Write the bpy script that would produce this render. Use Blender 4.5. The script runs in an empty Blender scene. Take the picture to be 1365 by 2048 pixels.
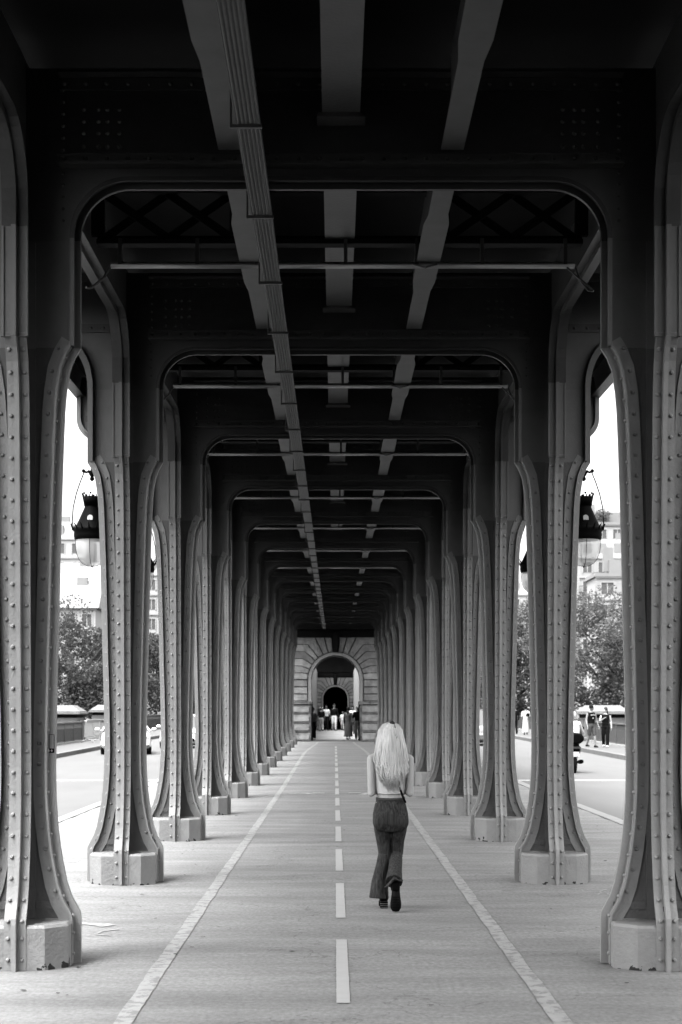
import bpy, bmesh, math, random
from mathutils import Vector, Matrix
PI = math.pi
R = math.radians
random.seed(7)
S = bpy.context.scene
COL = S.collection

# ------------------------------------------------------------------ camera, sky, sun, exposure
cam = bpy.data.cameras.new('camera'); camo = bpy.data.objects.new('camera', cam); COL.objects.link(camo)
camo.location = (-0.042, 0, 1.7); camo.rotation_euler = (R(90), 0, 0)
cam.sensor_fit = 'VERTICAL'; cam.sensor_height = 36; cam.sensor_width = 24
cam.lens = 3071 / 2048 * 36
cam.shift_y = 399 / 2048; cam.shift_x = 12.5 / 2048
cam.clip_start = 0.1; cam.clip_end = 3000
cam.dof.use_dof = True; cam.dof.focus_distance = 14.5; cam.dof.aperture_fstop = 4.5
S.camera = camo
SUN_EL, SUN_AZ = 68, 225          # azimuth clockwise from +Y
w = bpy.data.worlds.new('World'); S.world = w; w.use_nodes = True
nt = w.node_tree; nt.nodes.clear()
sky = nt.nodes.new('ShaderNodeTexSky'); sky.sky_type = 'NISHITA'; sky.sun_disc = False
sky.sun_elevation = R(SUN_EL); sky.sun_rotation = R(SUN_AZ); sky.dust_density = 6.0; sky.air_density = 1.2
bw = nt.nodes.new('ShaderNodeRGBToBW'); bg = nt.nodes.new('ShaderNodeBackground'); wo = nt.nodes.new('ShaderNodeOutputWorld')
bg.inputs['Strength'].default_value = 0.15
nt.links.new(sky.outputs[0], bw.inputs[0]); nt.links.new(bw.outputs[0], bg.inputs[0]); nt.links.new(bg.outputs[0], wo.inputs[0])
sl = bpy.data.lights.new('sun', 'SUN'); sl.energy = 0.6; sl.angle = R(25); sl.color = (1, 1, 1)
so = bpy.data.objects.new('sun', sl); COL.objects.link(so)
d_ = Vector((math.sin(R(SUN_AZ)) * math.cos(R(SUN_EL)), math.cos(R(SUN_AZ)) * math.cos(R(SUN_EL)), math.sin(R(SUN_EL))))
so.rotation_euler = d_.to_track_quat('Z', 'Y').to_euler(); so.location = (0, 0, 30)
S.view_settings.view_transform = 'Standard'; S.view_settings.look = 'None'
S.view_settings.exposure = 2.35; S.view_settings.gamma = 1
S.render.engine = 'CYCLES'
S.cycles.max_bounces = 6; S.cycles.diffuse_bounces = 0

# ------------------------------------------------------------------ materials (the place is photographed in black and white: all greys)
def mat(name, v, rough=0.6, noise=0.0, nscale=6.0, stretch=(1, 1, 1), bump=0.0, bscale=40.0, spots=None, spec=0.5, island=0.0, trans=0.0, metal=0.0, coat=0.0):
    m = bpy.data.materials.new(name); m.use_nodes = True
    t = m.node_tree; b = t.nodes['Principled BSDF']
    b.inputs['Roughness'].default_value = rough
    b.inputs['Base Color'].default_value = (v, v, v, 1)
    b.inputs['Specular IOR Level'].default_value = spec
    b.inputs['Metallic'].default_value = metal
    b.inputs['Coat Weight'].default_value = coat
    N = t.nodes.new; L = t.links.new
    co = N('ShaderNodeTexCoord'); mp = N('ShaderNodeMapping'); L(co.outputs['Object'], mp.inputs[0])
    mp.inputs['Scale'].default_value = stretch
    val = None
    if noise > 0:
        nz = N('ShaderNodeTexNoise'); nz.inputs['Scale'].default_value = nscale; nz.inputs['Detail'].default_value = 8; nz.inputs['Roughness'].default_value = 0.62
        L(mp.outputs[0], nz.inputs[0])
        mr = N('ShaderNodeMapRange'); mr.inputs[1].default_value = 0.25; mr.inputs[2].default_value = 0.75
        mr.inputs[3].default_value = v * (1 - noise); mr.inputs[4].default_value = v * (1 + noise)
        L(nz.outputs[0], mr.inputs[0]); val = mr.outputs[0]
    if island > 0:
        g = N('ShaderNodeNewGeometry'); mr = N('ShaderNodeMapRange'); mr.inputs[3].default_value = 1 - island; mr.inputs[4].default_value = 1 + island
        L(g.outputs['Random Per Island'], mr.inputs[0])
        mu = N('ShaderNodeMath'); mu.operation = 'MULTIPLY'; L(mr.outputs[0], mu.inputs[0])
        if val: L(val, mu.inputs[1])
        else: mu.inputs[1].default_value = v
        val = mu.outputs[0]
    if spots:            # (scale, threshold, value): dirt, chips, cracks of their own shape
        sc, th, sv = spots
        n2 = N('ShaderNodeTexNoise'); n2.inputs['Scale'].default_value = sc; n2.inputs['Detail'].default_value = 6; n2.inputs['Roughness'].default_value = 0.7
        L(mp.outputs[0], n2.inputs[0])
        mr = N('ShaderNodeMapRange'); mr.inputs[1].default_value = th; mr.inputs[2].default_value = th + 0.06
        L(n2.outputs[0], mr.inputs[0])
        mx = N('ShaderNodeMix'); mx.data_type = 'FLOAT'; L(mr.outputs[0], mx.inputs[0])
        if val: L(val, mx.inputs[2])
        else: mx.inputs[2].default_value = v
        mx.inputs[3].default_value = sv; val = mx.outputs[0]
    if val:
        cb = N('ShaderNodeCombineColor')
        for i in range(3): L(val, cb.inputs[i])
        L(cb.outputs[0], b.inputs['Base Color'])
    if bump > 0:
        nb = N('ShaderNodeTexNoise'); nb.inputs['Scale'].default_value = bscale; nb.inputs['Detail'].default_value = 5
        L(mp.outputs[0], nb.inputs[0])
        bp = N('ShaderNodeBump'); bp.inputs['Strength'].default_value = bump; bp.inputs['Distance'].default_value = 0.02
        L(nb.outputs[0], bp.inputs['Height']); L(bp.outputs[0], b.inputs['Normal'])
    if trans > 0:
        out = t.nodes['Material Output']; tr = N('ShaderNodeBsdfTranslucent'); tr.inputs[0].default_value = (v, v, v, 1)
        ms = N('ShaderNodeMixShader'); ms.inputs[0].default_value = trans
        L(b.outputs[0], ms.inputs[1]); L(tr.outputs[0], ms.inputs[2]); L(ms.outputs[0], out.inputs[0])
    return m

M = {
 'steel_web': mat('column_web_shaded', 0.155, 0.55, spec=.2, noise=0.14, nscale=5, bump=0.3, bscale=45, spots=(9, 0.70, 0.15)),  # webs darker than the flanges: shade of the recesses put into the colour
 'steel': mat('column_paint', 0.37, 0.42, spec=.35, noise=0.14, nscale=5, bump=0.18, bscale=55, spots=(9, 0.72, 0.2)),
 'steel_dark': mat('shaded_grey_steel', 0.10, 0.45, spec=.5, noise=0.15, nscale=4, bump=0.15, bscale=40),  # overhead steel, the dimness under the deck put into its colour
 'deck': mat('deck_underside_shaded', 0.009, 0.8, spec=.1, noise=0.25, nscale=3),  # near-black: shade of the ceiling is painted into the colour
 'stringer': mat('stringer_paint', 0.165, 0.55, spec=.45, noise=0.12, nscale=5),
 'bar': mat('light_bar_casing', 0.34, 0.45, metal=.3),
 'upper_shaded': mat('upper_shaded', 0.22, 0.48, spec=.3, noise=0.12, nscale=4, bump=.12, bscale=45),  # darker than the lower flanges: light fading with height, put into the colour
 'flange_shaded': mat('flange_shaded', 0.08, 0.42, spec=.28, noise=0.12, nscale=4, bump=.1, bscale=40),  # column steel made darker, overhead shade painted into the flanges
 'beam_paint': mat('beam_paint', 0.20, 0.5, spec=.3, noise=0.12, nscale=4, bump=.1, bscale=40),
 'tray': mat('cable_tray_zinc', 0.16, 0.5, spec=.5, noise=0.15, nscale=20),
 'cable': mat('black_cable', 0.02, 0.5),
 'base': mat('column_base_paint', 0.33, 0.5, spec=.25, noise=0.12, nscale=6, bump=0.35, bscale=38, spots=(11, 0.70, 0.16)),
 'line': mat('worn_road_paint', 0.37, 0.7, noise=0.16, nscale=9, spots=(10, 0.50, 0.24)),
 'line_new': mat('road_paint', 0.47, 0.6, noise=0.06, nscale=9, spots=(16, 0.68, 0.3)),
 'chalk': mat('chalk', 0.36, 0.9),
 'road': mat('road_asphalt', 0.135, 0.85, noise=0.12, nscale=0.6, stretch=(1, .25, 1), bump=0.2, bscale=60),
 'pave': mat('pavement', 0.12, 0.85, noise=0.1, nscale=1.2),
 'kerb': mat('granite_kerb', 0.3, 0.8, noise=0.15, nscale=8),
 'kerb_face': mat('granite_kerb_grey', 0.16, 0.8, noise=0.2, nscale=8),
 'stone': mat('limestone', 0.36, 0.85, noise=0.45, nscale=2.2, bump=0.5, bscale=9, spots=(1.4, 0.60, 0.16), island=0.22),
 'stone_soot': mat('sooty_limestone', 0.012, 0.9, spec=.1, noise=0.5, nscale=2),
 'stone_plain': mat('dressed_limestone', 0.40, 0.85, noise=0.16, nscale=2.5, bump=0.2, bscale=12, spots=(1.8, 0.62, 0.2)),
 'pylon_stone': mat('weathered_stone', 0.19, 0.85, noise=0.25, nscale=3, bump=.3, bscale=12, spots=(3, .6, .08)),
 'plaster': mat('pale_render', 0.24, 0.9, noise=0.12, nscale=1.5, stretch=(1, 1, .3)),
 'joint': mat('dirty_mortar', 0.07, 0.95),  # dark, dirty joints between the stone blocks
 'iron': mat('black_iron', 0.003, 0.55, spec=.03),
 'rail': mat('railing_paint', 0.09, 0.6, noise=0.1),
 'rail_light': mat('galvanised_railing', 0.32, 0.5),
 'globe': mat('opal_glass', 0.97, 0.2),
 'wall': mat('building_wall', 0.46, 0.9, noise=0.05, nscale=.5),
 'wall2': mat('building_wall_cream', 0.38, 0.9, noise=0.06, nscale=.5),
 'roof': mat('zinc_roof', 0.26, 0.6, noise=0.1, nscale=.6),
 'glass': mat('window_glass', 0.10, 0.15),
 'shutter': mat('shutter', 0.35, 0.7),
 'leaf': mat('leaves', 0.095, 0.8, island=0.22, trans=0.4, spec=.15),
 'leaf2': mat('leaves_pale', 0.16, 0.8, island=0.25, trans=0.4, spec=.15),
 'bark': mat('bark', 0.12, 0.9, noise=0.3, nscale=4),
 'skin': mat('skin', 0.52, 0.5, noise=0.03, nscale=8),
 'skin_dark': mat('skin_dark', 0.16, 0.5),
 'skin_mid': mat('skin_mid', 0.26, 0.5),
 'white_cloth': mat('white_cloth', 0.80, 0.85, bump=0.2, bscale=30),
 'black_cloth': mat('black_cloth', 0.008, 0.9, spec=.08),
 'grey_cloth': mat('grey_cloth', 0.2, 0.9, noise=0.2, nscale=12),
 'pale_cloth': mat('pale_cloth', 0.5, 0.9, noise=0.1, nscale=12),
 'dark_cloth': mat('dark_cloth', 0.06, 0.9, noise=0.2, nscale=12),
 'trouser': mat('corduroy', 0.046, 0.9, spec=.2, noise=0.9, nscale=1.0, stretch=(70, 70, 2.5), bump=0.7, bscale=1.0),
 'rubber': mat('rubber', 0.004, 0.6, spec=.12),
 'hair_dark': mat('hair_dark', 0.008, 0.6, spec=.1),
 'hair_mid': mat('hair_mid', 0.05, 0.6, spec=.1),
 'car_white': mat('white_car_paint', 0.8, 0.25, coat=1.0),
 'car_silver': mat('silver_car_paint', 0.35, 0.3, coat=1.0, metal=0.3),
 'chrome': mat('chrome', 0.6, 0.15, metal=1.0),
 'plate': mat('plate_white', 0.7, 0.5),
}

def asphalt_walk():
    m = bpy.data.materials.new('walkway_asphalt'); m.use_nodes = True
    t = m.node_tree; b = t.nodes['Principled BSDF']; N = t.nodes.new; L = t.links.new
    b.inputs['Roughness'].default_value = 0.72; b.inputs['Specular IOR Level'].default_value = 0.35
    co = N('ShaderNodeTexCoord')
    def noise(scale, stretch, lo, hi, det=6, rough=0.6):
        mp = N('ShaderNodeMapping'); mp.inputs['Scale'].default_value = stretch; L(co.outputs['Object'], mp.inputs[0])
        n = N('ShaderNodeTexNoise'); n.inputs['Scale'].default_value = scale; n.inputs['Detail'].default_value = det; n.inputs['Roughness'].default_value = rough
        L(mp.outputs[0], n.inputs[0])
        r = N('ShaderNodeMapRange'); r.inputs[1].default_value = 0.3; r.inputs[2].default_value = 0.7; r.inputs[3].default_value = lo; r.inputs[4].default_value = hi
        L(n.outputs[0], r.inputs[0]); return r.outputs[0], n.outputs[0]
    a, ah = noise(0.9, (0.55, 2.4, 1), 0.76, 1.20)      # lateral screed waves
    c, ch = noise(0.35, (1, 1, 1), 0.9, 1.08)
    g, gh = noise(34, (1, .6, 1), 0.80, 1.20, 3)
    s, sh = noise(3.2, (0.5, 1.6, 1), 0.93, 1.05, 8, 0.75)
    f, fh = noise(5.5, (0.35, 3.2, 1), 0.90, 1.08, 8, 0.7)
    mul = None
    for x in (a, c, g, s, f):
        if mul is None: mul = x
        else:
            mm = N('ShaderNodeMath'); mm.operation = 'MULTIPLY'; L(mul, mm.inputs[0]); L(x, mm.inputs[1]); mul = mm.outputs[0]
    mm = N('ShaderNodeMath'); mm.operation = 'MULTIPLY'; L(mul, mm.inputs[0]); mm.inputs[1].default_value = 0.262
    st_, sth = noise(1.7, (.8, 1.6, 1), 0, 1, 10, .8)
    rr = N('ShaderNodeMapRange'); rr.inputs[1].default_value = .66; rr.inputs[2].default_value = .72; rr.inputs[3].default_value = 1; rr.inputs[4].default_value = .72; L(sth, rr.inputs[0])
    vo = N('ShaderNodeTexVoronoi'); vo.feature = 'DISTANCE_TO_EDGE'; vo.inputs['Scale'].default_value = .55
    mpv = N('ShaderNodeMapping'); mpv.inputs['Scale'].default_value = (.6, 1, 1); L(co.outputs['Object'], mpv.inputs[0])
    wz = N('ShaderNodeTexNoise'); wz.inputs['Scale'].default_value = 2.5; wz.inputs['Detail'].default_value = 6; L(co.outputs['Object'], wz.inputs[0])
    wm = N('ShaderNodeVectorMath'); wm.operation = 'MULTIPLY_ADD'; wm.inputs[1].default_value = (.9, .9, .9); L(wz.outputs[1], wm.inputs[0]); L(mpv.outputs[0], wm.inputs[2]); L(wm.outputs[0], vo.inputs[0])
    cr = N('ShaderNodeMapRange'); cr.inputs[1].default_value = 0; cr.inputs[2].default_value = .006; cr.inputs[3].default_value = .62; cr.inputs[4].default_value = 1; L(vo.outputs[0], cr.inputs[0])
    m2 = N('ShaderNodeMath'); m2.operation = 'MULTIPLY'; L(mm.outputs[0], m2.inputs[0]); L(rr.outputs[0], m2.inputs[1])
    m3 = N('ShaderNodeMath'); m3.operation = 'MULTIPLY'; L(m2.outputs[0], m3.inputs[0]); L(cr.outputs[0], m3.inputs[1])
    cb = N('ShaderNodeCombineColor')
    for i in range(3): L(m3.outputs[0], cb.inputs[i])
    L(cb.outputs[0], b.inputs['Base Color'])
    ad = N('ShaderNodeMath'); ad.operation = 'MULTIPLY_ADD'; ad.inputs[1].default_value = 0.12; L(gh, ad.inputs[0]); L(sh, ad.inputs[2])
    bp = N('ShaderNodeBump'); bp.inputs['Strength'].default_value = 0.5; bp.inputs['Distance'].default_value = 0.03
    L(ad.outputs[0], bp.inputs['Height']); L(bp.outputs[0], b.inputs['Normal'])
    return m
M['walk'] = asphalt_walk()

def chips(m):
    t = m.node_tree; b = t.nodes['Principled BSDF']; N = t.nodes.new; L = t.links.new
    src = b.inputs['Base Color'].links[0].from_socket
    co = N('ShaderNodeTexCoord'); sp = N('ShaderNodeSeparateXYZ'); L(co.outputs['Object'], sp.inputs[0])
    nz = N('ShaderNodeTexNoise'); nz.inputs['Scale'].default_value = 13; nz.inputs['Detail'].default_value = 5; L(co.outputs['Object'], nz.inputs[0])
    oi = N('ShaderNodeObjectInfo'); ad = N('ShaderNodeVectorMath'); ad.operation = 'ADD'; L(co.outputs['Object'], ad.inputs[0]); L(oi.outputs['Location'], ad.inputs[1]); L(ad.outputs[0], nz.inputs[0])
    r = N('ShaderNodeMapRange'); r.inputs[1].default_value = 0.0; r.inputs[2].default_value = .11; r.inputs[3].default_value = .53; r.inputs[4].default_value = .80; L(sp.outputs[2], r.inputs[0])
    gt = N('ShaderNodeMath'); gt.operation = 'GREATER_THAN'; L(nz.outputs[0], gt.inputs[0]); L(r.outputs[0], gt.inputs[1])
    mx = N('ShaderNodeMix'); mx.data_type = 'RGBA'; L(gt.outputs[0], mx.inputs[0]); L(src, mx.inputs[6]); mx.inputs[7].default_value = (.03, .03, .03, 1)
    L(mx.outputs[2], b.inputs['Base Color'])
chips(M['base'])
t_ = M['globe'].node_tree; tr_n = t_.nodes.new('ShaderNodeBsdfTransparent'); ms_n = t_.nodes.new('ShaderNodeMixShader'); ms_n.inputs[0].default_value = .58
t_.links.new(t_.nodes['Principled BSDF'].outputs[0], ms_n.inputs[1]); t_.links.new(tr_n.outputs[0], ms_n.inputs[2]); t_.links.new(ms_n.outputs[0], t_.nodes['Material Output'].inputs[0])

def hair_mat():
    m = bpy.data.materials.new('blond_hair'); m.use_nodes = True
    t = m.node_tree; b = t.nodes['Principled BSDF']; N = t.nodes.new; L = t.links.new
    b.inputs['Roughness'].default_value = 0.42
    co = N('ShaderNodeTexCoord'); mp = N('ShaderNodeMapping'); mp.inputs['Scale'].default_value = (70, 70, 3); L(co.outputs['Object'], mp.inputs[0])
    n = N('ShaderNodeTexNoise'); n.inputs['Scale'].default_value = 1; n.inputs['Detail'].default_value = 4; L(mp.outputs[0], n.inputs[0])
    r = N('ShaderNodeMapRange'); r.inputs[1].default_value = .3; r.inputs[2].default_value = .7; r.inputs[3].default_value = .72; r.inputs[4].default_value = 1.0
    L(n.outputs[0], r.inputs[0])
    g = N('ShaderNodeNewGeometry'); r2 = N('ShaderNodeMapRange'); r2.inputs[3].default_value = .74; r2.inputs[4].default_value = 1.05; L(g.outputs['Random Per Island'], r2.inputs[0])
    mu = N('ShaderNodeMath'); mu.operation = 'MULTIPLY'; L(r.outputs[0], mu.inputs[0]); L(r2.outputs[0], mu.inputs[1])
    cb = N('ShaderNodeCombineColor')
    for i in range(3): L(mu.outputs[0], cb.inputs[i])
    L(cb.outputs[0], b.inputs['Base Color'])
    return m
M['blond'] = hair_mat()

# ------------------------------------------------------------------ object helpers
def link_mesh(name, bm, m, parent=None, smooth=False, recalc=True):
    me = bpy.data.meshes.new(name)
    if recalc: bmesh.ops.recalc_face_normals(bm, faces=bm.faces[:])
    bm.to_mesh(me); bm.free()
    for x in (m if isinstance(m, (list, tuple)) else [m]): me.materials.append(M[x] if isinstance(x, str) else x)
    if smooth:
        for p in me.polygons: p.use_smooth = True
    o = bpy.data.objects.new(name, me); COL.objects.link(o)
    if parent: o.parent = parent
    return o
def tag(o, label, cat, group=None):
    o['label'] = label; o['category'] = cat
    if group: o['group'] = group
    return o
def thing(name, label, cat, loc=(0, 0, 0), rz=0, group=None):
    o = bpy.data.objects.new(name, None); COL.objects.link(o); o.location = loc; o.rotation_euler = (0, 0, rz)
    o.empty_display_size = 0.1
    return tag(o, label, cat, group)
def struct(name, bm, m, smooth=False):
    o = link_mesh(name, bm, m, None, smooth); o['kind'] = 'structure'; return o
def copy_thing(root, loc=None, rz=None, label=None, scale=None):
    def rec(o, par):
        c = o.copy(); COL.objects.link(c)
        if par: c.parent = par
        for ch in o.children: rec(ch, c)
        return c
    c = rec(root, None)
    if loc is not None: c.location = loc
    if rz is not None: c.rotation_euler = (0, 0, rz)
    if scale: c.scale = scale
    if label: c['label'] = label
    return c
def B(): return bmesh.new()
def box(bm, x0, x1, y0, y1, z0, z1, mi=0, mx=None, bev=0):
    vs = [Vector((x, y, z)) for z in (z0, z1) for y in (y0, y1) for x in (x0, x1)]
    if mx: vs = [mx @ v for v in vs]
    v = [bm.verts.new(p) for p in vs]
    fs = [(0, 2, 3, 1), (4, 5, 7, 6), (0, 1, 5, 4), (2, 6, 7, 3), (0, 4, 6, 2), (1, 3, 7, 5)]
    faces = [bm.faces.new([v[i] for i in f]) for f in fs]
    for f in faces: f.material_index = mi
    if bev:
        es = set(e for f in faces for e in f.edges)
        r = bmesh.ops.bevel(bm, geom=list(es), offset=bev, segments=1, affect='EDGES')
        for f in r['faces']: f.material_index = mi
    return faces
def frame(p, q):
    d = (q - p)
    if d.length < 1e-9: d = Vector((0, 0, 1))
    return d.normalized()
def tube(bm, pts, rad, seg=8, up=None, mi=0, cap=True):
    """rings along pts; rad = number or (a, b) per point: a across `side`, b across the other axis"""
    pts = [Vector(p) for p in pts]; n = len(pts); rings = []
    prev = None
    for i, p in enumerate(pts):
        t = frame(pts[max(i - 1, 0)], pts[min(i + 1, n - 1)])
        u = Vector(up) if up else (prev if prev else (Vector((0, 1, 0)) if abs(t.y) < .9 else Vector((1, 0, 0))))
        s = t.cross(u)
        if s.length < 1e-6: s = t.orthogonal()
        s.normalize(); u2 = s.cross(t).normalized(); prev = u2
        r = rad[i] if isinstance(rad, (list, tuple)) else rad
        a, b = (r if isinstance(r, (list, tuple)) else (r, r))
        rings.append([bm.verts.new(p + s * (a * math.cos(2 * PI * k / seg)) + u2 * (b * math.sin(2 * PI * k / seg))) for k in range(seg)])
    for i in range(n - 1):
        for k in range(seg):
            f = bm.faces.new((rings[i][k], rings[i][(k + 1) % seg], rings[i + 1][(k + 1) % seg], rings[i + 1][k])); f.material_index = mi
    if cap:
        bm.faces.new(rings[0][::-1]).material_index = mi; bm.faces.new(rings[-1]).material_index = mi
def lathe(bm, prof, seg=20, c=(0, 0, 0), mi=0):
    rings = []
    for r, z in prof:
        r = max(r, 1e-4)
        rings.append([bm.verts.new((c[0] + r * math.cos(2 * PI * k / seg), c[1] + r * math.sin(2 * PI * k / seg), c[2] + z)) for k in range(seg)])
    for i in range(len(rings) - 1):
        for k in range(seg):
            bm.faces.new((rings[i][k], rings[i][(k + 1) % seg], rings[i + 1][(k + 1) % seg], rings[i + 1][k])).material_index = mi
def ball(bm, c, r, sc=(1, 1, 1), seg=12, mi=0, mx=None):
    m_ = Matrix.Translation(Vector(c)) @ (mx if mx else Matrix.Identity(4)) @ Matrix.Diagonal((r * sc[0], r * sc[1], r * sc[2], 1))
    g = bmesh.ops.create_uvsphere(bm, u_segments=seg, v_segments=max(6, seg * 2 // 3), radius=1, matrix=m_)
    for v in g['verts']:
        for f in v.link_faces: f.material_index = mi
def rivet(bm, c, n, r=0.014, T=None):
    """low dome at c, pointing along n"""
    c = Vector(c); n = Vector(n).normalized(); s = n.orthogonal().normalized(); u = n.cross(s)
    rings = []
    for rr, h in ((1, 0), (.86, .42), (.45, .72)):
        rings.append([c + s * (r * rr * math.cos(k * PI / 3)) + u * (r * rr * math.sin(k * PI / 3)) + n * (r * h * 1.15) for k in range(6)])
    top = c + n * (r * .8)
    if T: rings = [[T(p) for p in q] for q in rings]; top = T(top)
    rings = [[bm.verts.new(p) for p in q] for q in rings]; top = bm.verts.new(top)
    for i in range(2):
        for k in range(6): bm.faces.new((rings[i][k], rings[i][(k + 1) % 6], rings[i + 1][(k + 1) % 6], rings[i + 1][k]))
    for k in range(6): bm.faces.new((rings[2][k], rings[2][(k + 1) % 6], top))
def normals2(path):
    out = []
    n = len(path)
    for i in range(n):
        ns = []
        for a, b in ((i - 1, i), (i, i + 1)):
            if a < 0 or b >= n: continue
            dx, dz = path[b][0] - path[a][0], path[b][1] - path[a][1]
            l = math.hypot(dx, dz)
            if l > 1e-9: ns.append((dz / l, -dx / l))
        nx = sum(a[0] for a in ns) / len(ns); nz = sum(a[1] for a in ns) / len(ns); l = math.hypot(nx, nz)
        k = 1 / max(l, .5)
        out.append((nx / l * k, nz / l * k))
    return out
def plate(bm, path, n0, n1, v0, v1, T, flip=1):
    """plate following path (u,z); spans n0..n1 along its outward normal and v0..v1 across"""
    nn = normals2(path); rings = []
    for (u, z), (nx, nz) in zip(path, nn):
        q = []
        for n_, v_ in ((n0, v0), (n1, v0), (n1, v1), (n0, v1)):
            q.append(bm.verts.new(T(Vector((u + nx * n_ * flip, v_, z + nz * n_ * flip)))))
        rings.append(q)
    for i in range(len(rings) - 1):
        for k in range(4): bm.faces.new((rings[i][k], rings[i][(k + 1) % 4], rings[i + 1][(k + 1) % 4], rings[i + 1][k]))
    bm.faces.new(rings[0][::-1]); bm.faces.new(rings[-1])
def strip(bm, cols, v0, v1, T):
    """web: cols = (u, zlow, zhigh)"""
    rings = []
    for u, a, b in cols:
        rings.append([bm.verts.new(T(Vector((u, v, z)))) for v, z in ((v0, a), (v1, a), (v1, b), (v0, b))])
    for i in range(len(rings) - 1):
        for k in range(4): bm.faces.new((rings[i][k], rings[i][(k + 1) % 4], rings[i + 1][(k + 1) % 4], rings[i + 1][k]))
    bm.faces.new(rings[0][::-1]); bm.faces.new(rings[-1])
def resample(path, step):
    """points + unit normals every `step` along path"""
    out = []; acc = step * .5
    for (a, b) in zip(path[:-1], path[1:]):
        l = math.hypot(b[0] - a[0], b[1] - a[1])
        if l < 1e-9: continue
        nx, nz = (b[1] - a[1]) / l, -(b[0] - a[0]) / l
        while acc <= l:
            t = acc / l; out.append((a[0] + (b[0] - a[0]) * t, a[1] + (b[1] - a[1]) * t, nx, nz)); acc += step
        acc -= l
    return out

# ------------------------------------------------------------------ levels: the walkway rises gently beyond 35 m, the steel above rises steadily
def gz(y): return 0.0 if y < 35 else min(0.0052 * (y - 35), 0.36)
def st(y): return 0.0088 * (y - 10.25)
BAY = 5.0; Y1 = 10.40; NP = 13
CX = 2.14
def py(n): return Y1 + BAY * (n - 1)

# ------------------------------------------------------------------ ground
def sheet(xs, ys, zf, extra=None):
    bm = B(); g = [[bm.verts.new((x, y, zf(x, y))) for x in xs] for y in ys]
    for j in range(len(ys) - 1):
        for i in range(len(xs) - 1): bm.faces.new((g[j][i], g[j][i + 1], g[j + 1][i + 1], g[j + 1][i]))
    return bm
def arange(a, b, s):
    n = max(1, int(round((b - a) / s))); return [a + (b - a) * i / n for i in range(n + 1)]
def walkz(x, y):
    h = gz(y)
    # worn humps and dips in the asphalt
    for cx_, cy_, a, rx, ry in ((-0.05, 15.9, .022, .30, .28), (-.55, 12.45, -.018, .6, .25), (-2.6, 9.0, .03, .5, .2)):
        h += a * math.exp(-((x - cx_) / rx) ** 2 - ((y - cy_) / ry) ** 2)
    if 3 < y < 40: h += 0.004 * math.sin(y * 5.3 + math.sin(x * 1.7) * 1.2) + 0.003 * math.sin(y * 2.1 + x * .9)
    return h
xs = arange(-4.25, 4.25, 0.14)
ys = arange(-40, 5, 1) [:-1] + arange(5, 24, 0.1)[:-1] + arange(24, 46, .4)[:-1] + arange(46, 150, 4)
struct('walkway', sheet(xs, ys, walkz), 'walk', smooth=True)
ysl = arange(-40, 35, 15)[:-1] + arange(35, 150, 11.5)
for s in (-1, 1):
    a, b = sorted((s * 4.43, s * 10.2))
    struct('road', sheet([a, b], ysl, lambda x, y: gz(y) - .12), 'road')
    a, b = sorted((s * 10.4, s * 12.7))
    struct('pavement', sheet([a, b], ysl, lambda x, y: gz(y) + .04), 'pave')
    bm = B()                              # kerb at the walkway edge, then the far kerb
    for i in range(len(ysl) - 1):
        y0, y1 = ysl[i], ysl[i + 1]
        nseg = int((y1 - y0) / 1.0)
        for k in range(nseg):
            ya, yb = y0 + (y1 - y0) * k / nseg + .006, y0 + (y1 - y0) * (k + 1) / nseg - .006
            x0, x1 = sorted((s * 4.25, s * 4.44)); h = gz((ya + yb) / 2) + random.uniform(.012, .02)
            box(bm, x0, x1, ya, yb, -.4, h, bev=.008)
    struct('kerb', bm, 'kerb')
    bm = B()
    for i in range(len(ysl) - 1):
        y0, y1 = ysl[i], ysl[i + 1]; nseg = int((y1 - y0) / 1.2)
        for k in range(nseg):
            ya, yb = y0 + (y1 - y0) * k / nseg + .006, y0 + (y1 - y0) * (k + 1) / nseg - .006
            x0, x1 = sorted((s * 10.19, s * 10.42)); h = gz((ya + yb) / 2) + .05
            box(bm, x0, x1, ya, yb, -.4, h, bev=.01)
    struct('kerb', bm, 'kerb_face')
bm = sheet([-1500, -12.9], [-600, 96], lambda x, y: -7); struct('river', bm, mat('river_water', 0.12, 0.12, bump=.3, bscale=2))
bm = sheet([12.9, 1500], [-600, 96], lambda x, y: -7.01); struct('river', bm, bpy.data.materials['river_water'])
bm = sheet([-1500, 1500], [96, 1900], lambda x, y: -.3 if y < 100 else 0.05); struct('ground', bm, mat('bank_ground', 0.2, 0.9, noise=.2, nscale=.1))
bm = B(); box(bm, -13.0, 13.0, -40, 100, -3, -.45); struct('bridge_body', bm, 'stone_plain')
bm = B()
box(bm, -1500, -13.0, 95.5, 96.5, -8, -.3); box(bm, 13.0, 1500, 95.5, 96.5, -8, -.3); struct('quay_wall', bm, 'stone_plain')

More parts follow.
